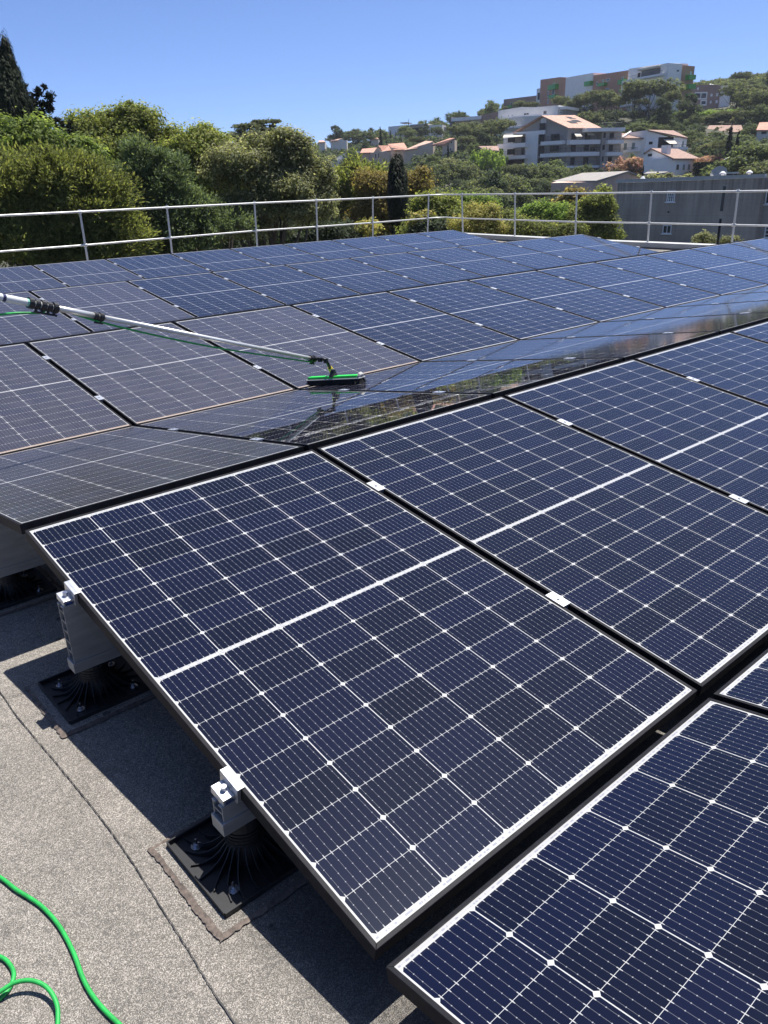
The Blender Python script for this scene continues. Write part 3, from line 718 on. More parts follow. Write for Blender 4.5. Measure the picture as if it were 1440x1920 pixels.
def near_tree(name, label, blobs_px, D, leafmat, leaf, nclump, clump_r, nleaf, seed, style='leaf', trunk_r=.16, group=None, flat=.8, inner=.45, cat='tree', deep=None, nl=16, dz=None, lump=9):
    """blobs_px: (px, py, rx_px, ry_px[, D offset]) measured in the photograph, turned into metres at distance D"""
    rg = np.random.default_rng(seed); bl = []
    for b in blobs_px:
        DD = D+(b[4] if len(b) > 4 else 0); p = at(b[0], b[1], DD); k = DD/FPX*1.0
        bl.append((p[0], p[1], p[2], b[2]*k, (deep or .8)*max(b[2], b[3]*.6)*k, b[3]*k))
    # rotate the ellipsoid so that rx lies across the view
    c0 = np.array([np.mean([b[0] for b in bl]), np.mean([b[1] for b in bl])]); g = ground_at(*c0)
    root = empty(name, (c0[0], c0[1], g), label, cat, group)
    az = math.atan2(c0[0]-CAM[0], c0[1]-CAM[1]); ca, sa = math.cos(-az), math.sin(-az)
    Rm = np.array([[ca, -sa, 0], [sa, ca, 0], [0, 0, 1]])      # local x across the view, y away
    org = np.array([c0[0], c0[1], g]); loc = []
    for b in bl:
        q = (np.array(b[:3])-org)@Rm; loc.append((*q, b[3], b[4], b[5]))
    root.rotation_euler = (0, 0, -az)
    v, cc = crown(loc, int(nclump*.9), clump_r, nleaf, leaf*.86, rg, style, flat, inner, lump)
    me = quad_mesh('crown', v, [leafmat]); o = bpy.data.objects.new('crown', me); COL.objects.link(o); o.parent = root
    big = max(loc, key=lambda b: b[3]*b[5])
    t = trunk_mb((0, 0, -.3), (big[0], big[1], big[2]+big[5]*.35), trunk_r, cc, rg, nl); t.build('trunk', M['bark'], root, smooth=True)
    return root

near_tree('cypress_tree', 'tall dark cypress with a pointed tip at the far left against the sky', [(8, 236, 50, 36), (9, 206, 42, 36), (9, 178, 33, 34), (10, 152, 24, 30), (11, 128, 15, 26), (12, 106, 8, 20), (11, 90, 3, 14), (2, 112, 3, 16), (0, 150, 10, 24), (-10, 300, 56, 70)], 32, LF['cypress'], .026, 2400, .17, 44, 11, 'up', .22, lump=0, inner=.6)
near_tree('cedar_tree', 'sparse dark conifer with ragged side branches right of the tall cypress', [(52, 225, 24, 45), (70, 180, 6, 5), (78, 172, 7, 3), (84, 166, 3, 3), (76, 200, 12, 5), (90, 192, 8, 4), (92, 185, 3, 7), (90, 210, 4, 14), (84, 232, 20, 12), (94, 240, 6, 14), (112, 240, 10, 4), (126, 252, 6, 8), (132, 240, 2, 8), (134, 262, 3, 6), (100, 258, 16, 10), (60, 300, 60, 50)], 34, LF['cypress'], .030, 700, .12, 46, 12, 'spray', .2, lump=0, inner=.2)
near_tree('broadleaf_tree', 'bright green broadleaf tree below the dark cypress', [(25, 270, 75, 46), (85, 285, 60, 40), (-40, 262, 60, 50), (150, 300, 45, 30), (30, 330, 110, 70)], 27, LF['bright'], .055, 900, .42, 60, 13, 'leaf', .2, deep=.5)
near_tree('juniper_tree', 'feathery yellow green juniper behind the left end of the railing', [(60, 385, 95, 60), (150, 350, 70, 52), (175, 400, 62, 60), (-20, 390, 80, 90), (110, 450, 110, 70), (30, 470, 90, 70), (105, 325, 40, 34), (140, 500, 80, 60), (200, 470, 60, 60)], 22.5, LF['juniper'], .024, 1700, .34, 90, 14, 'spray', .16, deep=.45)
near_tree('oak_tree', 'olive brown oak with a thin airy top left of centre', [(200, 262, 62, 46), (255, 245, 42, 38), (290, 285, 55, 50), (230, 320, 90, 66), (270, 222, 30, 12)], 36, LF['oak'], .052, 1000, .45, 60, 15, 'leaf', .25)
near_tree('pine_tree', 'blue green pine with upright tufts behind the railing left of centre', [(262, 300, 20, 30), (250, 345, 38, 40), (300, 340, 36, 44), (325, 335, 22, 46), (285, 400, 72, 46), (300, 450, 80, 50), (390, 425, 46, 44), (355, 395, 30, 36), (250, 480, 60, 50), (350, 470, 70, 40)], 25, LF['bluepine'], .024, 1100, .30, 90, 16, 'spray', .14)
near_tree('oak_tree', 'rounded olive green oak between the blue green pine and the grey green holm oak', [(355, 285, 50, 46), (380, 262, 24, 26), (340, 330, 55, 50), (400, 345, 50, 60)], 31, LF['oak'], .048, 750, .40, 56, 17, 'leaf', .2)
near_tree('holm_oak', 'large grey green holm oak filling the middle left behind the railing', [(480, 320, 78, 56), (540, 300, 55, 50), (440, 330, 50, 60), (565, 345, 48, 60), (500, 400, 110, 70), (590, 400, 42, 54), (555, 268, 26, 20), (440, 420, 70, 50)], 27, LF['holm'], .036, 2300, .34, 60, 18, 'leaf', .28)
near_tree('laurel_bush', 'yellow green shrubby tree behind the railing between the holm oak and the cypress', [(650, 355, 55, 40), (680, 385, 45, 50), (640, 400, 46, 50)], 46, LF['juniper'], .06, 700, .55, 60, 19, 'spray', .15)
near_tree('oak_tree', 'brown tinged oak just left of the narrow dark cypress', [(705, 355, 40, 32), (715, 395, 45, 45), (780, 352, 28, 28), (690, 425, 40, 25)], 42, LF['rust'], .055, 700, .45, 55, 20, 'leaf', .2)
near_tree('cypress_tree', 'narrow columnar dark cypress standing behind the centre of the railing', [(746, 395, 17, 80), (744, 345, 14, 40), (738, 322, 5, 22), (750, 324, 5, 26), (744, 312, 2.5, 16), (759, 345, 3, 22)], 38, LF['cypress'], .032, 1700, .15, 34, 21, 'up', .2, inner=.6, lump=0)
near_tree('medlar_tree', 'green broadleaf tree right of the narrow cypress behind the railing corner', [(810, 392, 40, 26), (830, 415, 45, 30), (790, 430, 34, 26)], 34, LF['oak'], .05, 600, .34, 50, 22, 'leaf', .14)
near_tree('yellow_bush', 'yellow flowering bush behind the railing right of the corner', [(880, 425, 42, 24), (905, 405, 26, 18), (920, 432, 28, 20)], 30, LF['yellow'], .028, 520, .28, 60, 23, 'leaf', .08, cat='bush')
near_tree('yellow_bush', 'small yellow leaved bush at the foot of the narrow cypress', [(790, 415, 14, 18), (690, 430, 24, 16)], 33, LF['yellow'], .06, 60, .3, 34, 24, 'leaf', .08, cat='bush')
near_tree('fig_bush', 'fresh green bush above the yellow flowering bush', [(870, 385, 32, 18), (905, 392, 28, 14)], 44, LF['lime'], .06, 260, .42, 50, 25, 'leaf', .1, cat='bush')
near_tree('fig_bush', 'bright lime green bush below the peach coloured house', [(1020, 398, 52, 14), (1040, 408, 44, 16), (980, 412, 34, 14)], 56, LF['lime'], .07, 480, .45, 50, 26, 'leaf', .1, cat='bush')
near_tree('rust_tree', 'orange brown tree in front of the peach house wall', [(1078, 375, 24, 14), (1062, 392, 20, 12)], 70, LF['rust'], .15, 120, .7, 40, 27, 'leaf', .15)
near_tree('olive_tree', 'dark olive tree beside the left edge of the concrete building', [(1120, 385, 34, 24), (1112, 415, 40, 30), (1135, 440, 24, 24), (1085, 420, 20, 24)], 50, LF['oak'], .065, 700, .42, 50, 28, 'leaf', .16)
near_tree('olive_tree', 'dense green tree low behind the railing in front of the valley', [(965, 430, 36, 22), (1010, 440, 44, 20), (1060, 440, 30, 18)], 42, LF['juniper'], .05, 600, .4, 50, 29, 'leaf', .14)
near_tree('medlar_bush', 'pale leaved plant top rising over the parapet in front of the concrete wall', [(1317, 450, 19, 9), (1330, 452, 9, 8)], 22, LF['holm'], .020, 110, .13, 34, 30, 'leaf', .05, cat='bush')
near_tree('medlar_bush', 'smaller pale plant top over the parapet near the right railing post', [(1372, 451, 16, 6)], 22, LF['holm'], .020, 70, .12, 30, 31, 'leaf', .05, cat='bush')
for k_, (bx, lb) in enumerate(((([(40, 470, 60, 40), (110, 490, 60, 34)]), 'dark undergrowth bush below the juniper at the left end'), ([(220, 470, 60, 34), (300, 480, 50, 30)], 'dark undergrowth bush below the blue green pine'),
        ([(400, 460, 60, 34), (470, 465, 50, 30)], 'dark undergrowth bush below the holm oak, left part'), ([(560, 455, 60, 34), (640, 450, 50, 30)], 'dark undergrowth bush below the holm oak, right part'), ([(815, 445, 44, 26), (850, 440, 36, 26)], 'dark undergrowth bush right of the foot of the narrow cypress'))):
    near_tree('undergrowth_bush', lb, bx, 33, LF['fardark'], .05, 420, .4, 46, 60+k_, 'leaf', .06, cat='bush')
near_tree('oak_tree', 'broad olive green oak at the very left beyond the pointed cypress', [(-150, 300, 90, 70), (-240, 320, 90, 80), (-190, 400, 130, 90)], 34, LF['oak'], .07, 700, .6, 50, 71, 'leaf', .2)
near_tree('juniper_tree', 'second yellow green juniper at the very left behind the railing end', [(-190, 420, 110, 80), (-290, 440, 90, 80)], 27, LF['juniper'], .045, 700, .4, 50, 72, 'spray', .16)
# flat layered cedars on the left skyline
for (x, y, hw, hh, D, lb, sd) in ((458, 262, 34, 26, 92, 'flat topped cedar on the left skyline', 41), (500, 258, 36, 30, 96, 'spreading layered cedar with a flat umbrella top on the skyline', 42)):
    near_tree('cedar_tree', lb, [(x, y-hh, hw*.8, 3), (x-4, y-hh+9, hw*.55, 3), (x+5, y-hh+17, hw*.95, 4), (x, y-2, hw*.9, 8), (x, y+16, hw*1.3, 14), (x-3, y-hh+2, hw*.3, 2)], D, LF['farpine'], .16, 190, .7, 34, sd, 'leaf', .3, flat=.3, nl=16)

# ------------------------------------------------------------------ buildings
M['white'] = mat('white_render', (.84, .82, .79), .75, noise=(.6, .06))
M['white2'] = mat('cream_render', (.70, .66, .60), .8, noise=(.6, .08))
M['grey'] = mat('grey_render', (.37, .34, .31), .8, noise=(.7, .08))
M['greyd'] = mat('dark_grey_render', (.18, .18, .19), .8, noise=(.7, .1))
M['brown'] = mat('terracotta_cladding', (.48, .25, .17), .8, noise=(.8, .1))
M['brown2'] = mat('brown_render', (.33, .22, .18), .8, noise=(.8, .1))
M['peach'] = mat('peach_render', (.66, .47, .37), .85, noise=(.9, .14, (1, 1, .4)))
M['beige'] = mat('beige_render', (.60, .48, .38), .85, noise=(.9, .12))
M['darkwin'] = mat('dark_glazing', (.010, .011, .018), .35, 0, .12)
M['pane'] = mat('window_pane', (.045, .05, .06), .15, 0, .35)
M['shutter'] = mat('brown_shutter', (.07, .025, .018), .6)
M['gshutter'] = mat('grey_blue_shutter', (.16, .22, .23), .6)
M['whitepaint'] = mat('white_paint', (.8, .8, .8), .5)
M['greenglass'] = mat('green_balcony_glass', (.05, .33, .035), .25)
M['awning'] = mat('cream_awning', (.60, .55, .45), .8)
M['railing'] = mat('dark_balcony_rail', (.03, .032, .036), .5)
M['pinkwall'] = mat('pink_render', (.33, .19, .16), .8, noise=(1, .1))
M['signgreen'] = mat('green_sign', (.02, .22, .10), .5)
def tile_mat(name, col, amt):
    return mat(name, col, .85, noise=(2.2, amt, (1, 1, 1)), bump=(9, .5, .06))
M['tiles'] = tile_mat('salmon_roof_tiles', (.48, .30, .225), .3)
M['tiles2'] = tile_mat('weathered_roof_tiles', (.29, .185, .145), .4)
M['tiles3'] = tile_mat('orange_roof_tiles', (.44, .23, .165), .3)
M['fibro'] = mat('grey_sheet_roof', (.27, .25, .225), .85, noise=(1.2, .2), bump=(8, .4, .05))
def concrete_wall():
    m = bpy.data.materials.new('stained_concrete'); m.use_nodes = True; N = NT(m); t = m.node_tree; b = t.nodes['Principled BSDF']
    tc = t.nodes.new('ShaderNodeTexCoord'); o = tc.outputs['Object']
    a = N.noise(N.mapping(o, (1.1, 1.1, .10)), 1.0, 6, .7); c = N.noise(o, .35, 4); d = N.noise(o, 6, 5, .7)
    sp = t.nodes.new('ShaderNodeSeparateXYZ'); t.links.new(o, sp.inputs[0])
    # board lines, and dark streaks that hang from the coping
    ln = N.m('LESS_THAN', N.m('FRACT', N.m('DIVIDE', sp.outputs[2], 1.25)), .03)
    k = N.m('MULTIPLY', N.ramp(a, .3, .7, .78, 1.18), N.m('MULTIPLY', N.ramp(c, .3, .7, .88, 1.1), N.ramp(d, .3, .7, .93, 1.07)))
    k = N.m('MULTIPLY', k, N.m('SUBTRACT', 1., N.m('MULTIPLY', ln, .12)))
    hang = N.m('MULTIPLY', N.ramp(sp.outputs[2], 6.0, 9.5), N.ramp(N.noise(N.mapping(o, (2.2, 2.2, .05)), 1., 4, .7), .45, .6)); hang = N.m('MAXIMUM', hang, 0.)
    k = N.m('MULTIPLY', k, N.m('SUBTRACT', 1., N.m('MULTIPLY', hang, .45)))
    s = t.nodes.new('ShaderNodeVectorMath'); s.operation = 'SCALE'; s.inputs[0].default_value = (.41, .35, .295); t.links.new(k, s.inputs['Scale'])
    t.links.new(s.outputs[0], b.inputs['Base Color']); b.inputs['Roughness'].default_value = .85
    return m
M['concrete'] = concrete_wall()

YREF = 335      # image row at which the facade columns below were read
class Facade:
    """vertical wall plane between two image columns at two horizontal distances; measures pixels in metres on it"""
    def __init__(s, root, xa, Da, xb, Db, org):
        s.A, s.B = at(xa, YREF, Da)[:2], at(xb, YREF, Db)[:2]; s.e = (s.B-s.A)/np.linalg.norm(s.B-s.A); s.L = np.linalg.norm(s.B-s.A)
        s.n = np.array([s.e[1], -s.e[0]])
        if (CAM[:2]-s.A)@s.n < 0: s.n = -s.n
        s.root = root; s.org = org
    def uz(s, x, y, k=0):      # k metres behind the plane
        d = ray(x, y); A = s.A-s.n*k; t = ((A-CAM[:2])@s.n)/(d[:2]@s.n); P = CAM+t*d; return float((P[:2]-A)@s.e), float(P[2])
    def P(s, u, z, k=0): q = s.A+s.e*u-s.n*k; return np.array([q[0], q[1], z])
    def pt(s, x, y, k=0): u, z = s.uz(x, y, k); return s.P(u, z, k)
    def rect(s, x0, y0, x1, y1, k=0):
        ym, xm = (y0+y1)/2, (x0+x1)/2; return s.uz(x0, ym, k)[0], s.uz(x1, ym, k)[0], s.uz(xm, y1, k)[1], s.uz(xm, y0, k)[1]
    def ubox(s, mb_, u0, u1, z0, z1, f, b):      # f metres in front, b metres behind
        p = [s.P(u0, z0, -f), s.P(u1, z0, -f), s.P(u1, z0, b), s.P(u0, z0, b)]; q = [a+np.array([0, 0, z1-z0]) for a in p]
        mb_.hexa(p+q) if np.cross(p[1]-p[0], p[3]-p[0])[2] > 0 else mb_.hexa([p[0], p[3], p[2], p[1], q[0], q[3], q[2], q[1]])
    def box(s, name, m, x0, y0, x1, y1, f, b, parent=None, zb=None, k=0):
        u0, u1, z0, z1 = s.rect(x0, y0, x1, y1, k)
        mb_ = MB(s.org); s.ubox(mb_, u0, u1, z0 if zb is None else zb, z1, f-k, b+k); return mb_.build(name, m, parent or s.root)
    def poly(s, name, m, pts, depth, k=0, zb=None):
        P = [s.pt(x, y, k) for x, y in pts]
        if zb is not None: P += [np.array([P[-1][0], P[-1][1], zb]), np.array([P[0][0], P[0][1], zb])]
        mb_ = MB(s.org); mb_.prism(P, (-s.n[0]*depth, -s.n[1]*depth, 0)); return mb_.build(name, m, s.root)
    def win(s, x0, y0, x1, y1, pane='darkwin', frame='whitepaint', fw=.06, bars=0, f=.05, sill=False):
        u0, u1, z0, z1 = s.rect(x0, y0, x1, y1); o = MB(s.org)
        for a, b_, c, d in ((u0, u1, z0, z0+fw), (u0, u1, z1-fw, z1), (u0, u0+fw, z0+fw, z1-fw), (u1-fw, u1, z0+fw, z1-fw)): s.ubox(o, a, b_, c, d, f, .02)
        for i in range(bars):
            um = u0+(u1-u0)*(i+1)/(bars+1); s.ubox(o, um-fw*.4, um+fw*.4, z0+fw, z1-fw, f*.8, .02)
            if bars > 1:
                zm = z0+(z1-z0)*(i+1)/(bars+1); s.ubox(o, u0+fw, u1-fw, zm-fw*.3, zm+fw*.3, f*.7, .018)
        w = o.build('window', M[frame], s.root)
        g = MB(s.org); s.ubox(g, u0+fw, u1-fw, z0+fw, z1-fw, f*.3, .015); g.build('pane', M[pane], w)
        if sill: g = MB(s.org); s.ubox(g, u0-.1, u1+.1, z0-.09, z0-.002, .14, 0); g.build('sill', M[frame], w)
        return w
def roof_slab(root, org, P, th, m, name='roof'):
    P = [np.asarray(p, float) for p in P]; n = np.cross(P[1]-P[0], P[-1]-P[0])
    if n[2] < 0: P = P[::-1]
    mb_ = MB(org); mb_.prism(P, (0, 0, -th)); return mb_.build(name, m, root)
def bld(x, D, name, label, cat='building', group=None):
    q = CAM[:2]+gdir(x)*D; z = ground_at(*q); org = (float(q[0]), float(q[1]), z)
    return empty(name, org, label, cat, group), org
def balcony(F, x0, y0, x1, y1, out=1.3, m='white', rail=0., glass=None):
    """parapet balcony standing out from the facade; y0..y1 is the solid front"""
    u0, u1, z0, z1 = F.rect(x0, y0, x1, y1, -out)
    b = MB(F.org); F.ubox(b, u0, u1, z0, z1, out, -out+.12); F.ubox(b, u0, u1, z0, z0+.16, out-.12, 0)
    F.ubox(b, u0, u0+.1, z0+.16, z1, out-.12, 0); F.ubox(b, u1-.1, u1, z0+.16, z1, out-.12, 0)
    o = b.build('balcony', M[m] if not glass else M[glass], F.root)
    if rail:
        r = MB(F.org); F.ubox(r, u0, u1, z1+rail-.05, z1+rail, out-.03, -out+.08); n = max(2, int((u1-u0)/.35))
        for i in range(n+1):
            uu = u0+(u1-u0-.04)*i/n; F.ubox(r, uu, uu+.04, z1, z1+rail-.05, out-.035, -out+.075)
        r.build('railing', M['railing'], o)
    return o

# B1 stained concrete building across the street
YREF = 338
r_, og = bld(1290, 78, 'concrete_building', 'windowless looking stained grey concrete building behind the right railing')
F = Facade(r_, 1156, 80, 1430, 74.5, og)
F.poly('wall', M['concrete'], [(1158.5, 343.5), (1432, 333.5)], 14, zb=-9.5)
u0, z0 = F.uz(1158.5, 343.5); u1, z1 = F.uz(1432, 333.5)
b = MB(og); b.prism([F.P(u0-.1, z0+.004, -.12), F.P(u1+.1, z1+.004, -.12), F.P(u1+.1, z1+.30, -.12), F.P(u0-.1, z0+.30, -.12)], (-F.n[0]*.5, -F.n[1]*.5, 0)); b.build('coping', M['parapet'], r_)
F.win(1251, 357, 1266, 378.5, 'pane', 'whitepaint', .07, 3, .06, True); F.win(1243, 422, 1259, 438, 'pane', 'whitepaint', .07, 1, .06, True)
F.win(1352, 348, 1360, 397, 'beigepane' if 'beigepane' in M else 'pane', 'grey', .05, 0, .04); F.win(1345, 409, 1352, 459, 'darkwin', 'grey', .05, 0, .04)
F.box('vent', M['darkwin'], 1252, 396, 1255, 399, .04, .01)
F.box('pilaster', M['beige'], 1247, 342, 1262, 356, .02, .01) if False else None
F2 = Facade(r_, 1431, 75.4, 1500, 74, og)
F2.box('side_wall', M['grey'], 1433, 331, 1500, 400, 0, 10, zb=-9.5)
F2.win(1436, 354, 1462, 383, 'pane', 'whitepaint', .1, 1, .06, True); F2.win(1422+12, 424, 1470, 447, 'pane', 'whitepaint', .1, 2, .06, True)
for x in (1354, 1404):
    p = F.pt(x, 333, 3); b = MB(og); z = F.uz(1432, 333.5)[1]; b.tube([(p[0], p[1], z-.3), (p[0], p[1], z+.38)], .12, 10); b.tube([(p[0], p[1], z+.38), (p[0], p[1], z+.5), (p[0], p[1], z+.6)], [.27, .22, .04], 12); b.build('roof_vent', M['whitepaint'], r_)
p = F.pt(1205, 338, 2); b = MB(og); b.tube([(p[0], p[1], p[2]-.6), (p[0], p[1], p[2]+.1)], .12, 10); b.tube([(p[0], p[1], p[2]+.1), (p[0], p[1], p[2]+.35)], [.25, .08], 10); b.build('roof_vent', M['whitepaint'], r_)

# B2 peach house with a grey sheet roof
YREF = 341
r_, og = bld(1119, 130, 'peach_house', 'long peach coloured house with small brown shutters and a grey roof')
F = Facade(r_, 1037, 142, 1119, 130, og); G = Facade(r_, 1119, 130, 1226, 137, og)
F.poly('wall', M['peach'], [(1037.5, 342), (1119, 341)], .5, zb=-7)
G.poly('gable_wall', M['peach'], [(1119, 341), (1179, 323.5), (1226, 340.5)], 11.5, zb=-7)
for x0, x1, y0, y1 in ((1043, 1048.5, 348.5, 360), (1058, 1063.5, 348, 360), (1071.5, 1075, 348, 356.5), (1079.5, 1083, 348, 356.5), (1091, 1096.5, 347.5, 360), (1108, 1113.5, 347, 360)):
    F.win(x0, y0, x1, y1, 'shutter', 'shutter', .08)
eL, eR = F.pt(1036, 341.5, -.4), G.pt(1118.5, 340.5, -.3); pk = G.pt(1179, 322.5, -.35); dv = eL-eR; dv[2] = 0; far = pk+dv; far[2] = pk[2]
roof_slab(r_, og, [eL+(0, 0, .15), eR+(0, 0, .15), pk+(0, 0, .15), far+(0, 0, .15)], .22, M['fibro'])
er2 = G.pt(1228, 341, -.3); roof_slab(r_, og, [pk+(0, 0, .152), er2+(0, 0, .15), er2+dv+(0, 0, .15), far+(0, 0, .152)], .22, M['fibro'])

# B3 grey and white apartment block
YREF = 243
r_, og = bld(1050, 188, 'apartment_block', 'grey and white apartment block with balconies, cream awnings and a salmon tiled gable roof', 'apartment block')
F = Facade(r_, 945, 191, 1065, 184, og); G = Facade(r_, 1065, 184, 1126, 188, og)
F.poly('gable_wall', M['grey'], [(963, 247), (1015, 216.8), (1065, 239.5)], 1.0, zb=-2, k=.6)
F.poly('white_wall', M['white'], [(944, 250), (1021, 244), (1021, 251.5), (1009, 252)], .6, zb=None, k=0)
F.poly('white_wall', M['white'], [(985.5, 248), (1009.5, 246.5)], .62, zb=-2, k=-.02)
F.box('white_panel', M['white'], 1012, 218.5, 1022.5, 230.5, -.5, .8)
F.poly('wing_wall', M['white'], [(944, 252), (986, 249)], 11, zb=-2, k=2.0)
G.poly('front_wall', M['grey'], [(1065, 239.5), (1126, 239)], 14, zb=-2, k=.05)
# roof
pk = F.pt(1015, 216.3, -.2); ee = F.pt(1066, 239.6, -.2); e2 = G.pt(1130, 240.2, -.6); dr = e2-ee; dr[2] = 0
rp = pk+dr*.98; rp[2] = pk[2]
roof_slab(r_, og, [ee, e2, rp, pk], .25, M['tiles'])
el = F.pt(962, 247.5, -.2); roof_slab(r_, og, [pk+(0, 0, .004), rp+(0, 0, .004), el+dr, el], .25, M['tiles'])
for t_, s_ in ((.35, .35), (.55, .45), (.6, .7)):
    c0 = ee+(e2-ee)*t_+(pk-ee)*s_; b = MB(og); w_ = (e2-ee)/np.linalg.norm(e2-ee); v_ = (pk-ee)/np.linalg.norm(pk-ee); n_ = np.cross(w_, v_); n_ = n_ if n_[2] > 0 else -n_
    b.prism([c0, c0+w_*1.6, c0+w_*1.6+v_*1.2, c0+v_*1.2], n_*.12); b.build('skylight', M['darkwin'], r_)
for x0, x1, y0, y1 in ((1012, 1022, 231, 243.5), (1011, 1021, 252, 270), (1010, 1020, 273.5, 292.5), (1009, 1018, 296, 306)): F.win(x0, y0, x1, y1, 'darkwin', 'railing', .08, 1)
for x0, x1, y0, y1 in ((1033, 1049, 251, 263.5), (1031, 1048, 273.5, 284), (1030, 1046, 296, 303.5)): F.win(x0, y0, x1, y1, 'darkwin', 'railing', .1, 2)
balcony(F, 1013.5, 264.5, 1055, 271.5, 1.4, rail=.9); balcony(F, 1012.5, 287, 1066, 294, 1.4, rail=.9)
for x0, x1, y0, y1 in ((952, 966, 258, 267), (978, 984, 256, 268), (951, 965.5, 279.5, 290), (977.5, 983, 278, 290), (949, 982, 299, 308)): F.win(x0, y0, x1, y1, 'darkwin', 'railing', .1, 1)
balcony(F, 932.5, 269, 985, 277, 1.6, rail=.9); balcony(F, 931, 292, 984, 298.5, 1.6, rail=.9)
aw = MB(og); a0, a1 = F.pt(945, 252.5, 0), F.pt(981, 251.5, 0); b0, b1 = F.pt(943, 258, -2.2), F.pt(979, 255.5, -2.2); aw.prism([a0, a1, b1, b0], (0, 0, -.06)); aw.build('awning', M['awning'], r_)
for y0, y1, x0, x1 in ((262, 270.5, 1069, 1126), (285, 292.5, 1068, 1124), (310.5, 315, 1053, 1137)): balcony(G, x0, y0, x1, y1, 1.5, rail=.9)
for x0, x1, y0, y1 in ((1071, 1080, 250, 262), (1097, 1107, 250, 262), (1070.5, 1079, 272.5, 284), (1095, 1104, 272, 283), (1107, 1116, 275, 283), (1069, 1077, 295, 309), (1093.5, 1102.5, 295, 309), (1092, 1101, 318, 324)): G.win(x0, y0, x1, y1, 'darkwin', 'railing', .1, 1)
for xa, xb, ya, yb in ((1076, 1088, 249, 255.5), (1098.5, 1111, 246.5, 253)):
    aw = MB(og); a0, a1 = G.pt(xa, ya, 0), G.pt(xb-1, ya, 0); b0, b1 = G.pt(xa+4, yb, -1.9), G.pt(xb+4, yb, -1.9); aw.prism([a0, a1, b1, b0], (0, 0, -.06)); aw.build('awning', M['awning'], r_)
H = Facade(r_, 1124, 186.5, 1166, 189, og)
H.box('stair_tower', M['grey'], 1124, 243, 1138, 330, .6, 10, zb=-2); H.box('wing_wall', M['grey'], 1138.2, 246, 1164, 330, -.2, 10, zb=-2)
H.box('flat_roof', M['white'], 1095, 240.5, 1165, 247.3, 1.6, 11)
for x0, x1, y0, y1 in ((1131.3, 1135.6, 249, 258.7), (1129.5, 1133.7, 271.5, 281), (1128.6, 1131.5, 293.5, 303)): 
    q = Facade(r_, 1124, 186.5, 1166, 189, og); q.A = q.A+q.n*.62; q.win(x0, y0, x1, y1, 'darkwin', 'railing', .06)
for x0, x1, y0, y1 in ((1142, 1151, 249.5, 259), (1140, 1149, 272, 283.5), (1138.8, 1147, 294, 305.5)): H.win(x0, y0, x1, y1, 'darkwin', 'railing', .08, 1)
balcony(H, 1139.5, 262.3, 1170, 269.3, 1.5, rail=.6); balcony(H, 1138, 285, 1167.5, 291.8, 1.5, rail=.6); balcony(H, 1136, 306.5, 1165.5, 313, 1.5, rail=.6)
b = MB(og)
for i in range(16): 
    p0 = H.pt(1128+i*2.5, 239.8, 1.0); b.tube([p0, p0+(0, 0, 1.0)], .03, 4)
b.tube([H.pt(1128, 239.8, 1.0)+(0, 0, 1.0), H.pt(1165.5, 239.8, 1.0)+(0, 0, 1.0)], .03, 4); b.build('roof_railing', M['railing'], r_)

def house(name, label, L, Rr, wallm, roofm, eave, zb=None, wins=(), depth=9, gable=None, roofk=.25, cat='house', extra_roof=None, group=None, xD=None):
    """L=(x0,D0,x1,D1) left facade, Rr=(x1,D1,x2,D2) right facade or None; eave/gable give pixel outlines of the wall tops"""
    global YREF
    YREF = eave[0][-1][1]
    r_, og = bld((L[0]+(Rr[2] if Rr else L[2]))/2, L[3]+3, name, label, cat, group)
    F = Facade(r_, *L, og); base = og[2]-3 if zb is None else zb
    F.poly('wall', M[wallm], eave[0], (.5 if Rr else depth), zb=base)
    G = None
    if Rr:
        G = Facade(r_, *Rr, og); G.poly('wall', M[wallm], eave[1], depth, zb=base)
    for w in wins:
        (G if w[0] else F).win(*w[1:5], *(w[5:]))
    return r_, og, F, G

# B4 upper white villa
r_, og, F, G = house('white_villa', 'upper white villa with a weathered tiled roof, shutters and a pale awning', (1153, 193, 1213, 187), None, 'white', 'tiles2', [[(1153, 261), (1213, 257.5)]], depth=10,
    wins=[(0, 1169.5, 268, 1176, 281.5, 'gshutter'), (0, 1184.5, 267, 1191, 280.5, 'gshutter')], zb=2)
a, b_ = F.pt(1152, 259, -.4), F.pt(1214, 258.5, -.4); c_, d_ = F.pt(1213, 247.5, 5), F.pt(1154, 250.5, 5); roof_slab(r_, og, [a, b_, c_, d_], .25, M['tiles2'])
YREF = 252
F3 = Facade(r_, 1212, 186, 1290, 190, og)
F3.poly('wall', M['white'], [(1213, 244), (1234, 251), (1258, 258), (1288.5, 258)], 10, zb=2)
a, b_ = F3.pt(1233, 250.5, -.4), F3.pt(1290.5, 258.2, -.4); roof_slab(r_, og, [F3.pt(1215, 243.5, -.3), b_, F3.pt(1263, 244.5, 7), F3.pt(1222, 243.3, 7)], .25, M['tiles2'])
balcony(F3, 1240, 276, 1290, 281, 1.4, rail=.5); balcony(F, 1168, 281.5, 1194, 285, 1.2, rail=.5)
F3.win(1216, 265, 1224, 271.5, 'darkwin'); F3.win(1278, 264, 1282.5, 277, 'gshutter'); F3.box('recess', M['darkwin'], 1234, 257, 1262, 277, .02, .02)
aw = MB(og); aw.prism([F3.pt(1244, 261, 0), F3.pt(1263, 261, 0), F3.pt(1270, 269, -2), F3.pt(1256, 269.5, -2)], (0, 0, -.06)); aw.build('awning', M['awning'], r_)
b = MB(og); p = F.pt(1182, 246, 3); b.prism([F.pt(1166, 259, -.5)+(0, 0, .3), F.pt(1169, 258.7, -.5)+(0, 0, .3), F.pt(1184, 248.5, 4)+(0, 0, .3), F.pt(1181, 248.3, 4)+(0, 0, .3)], (0, 0, -.3)); b.build('ridge_wall', M['white'], r_)
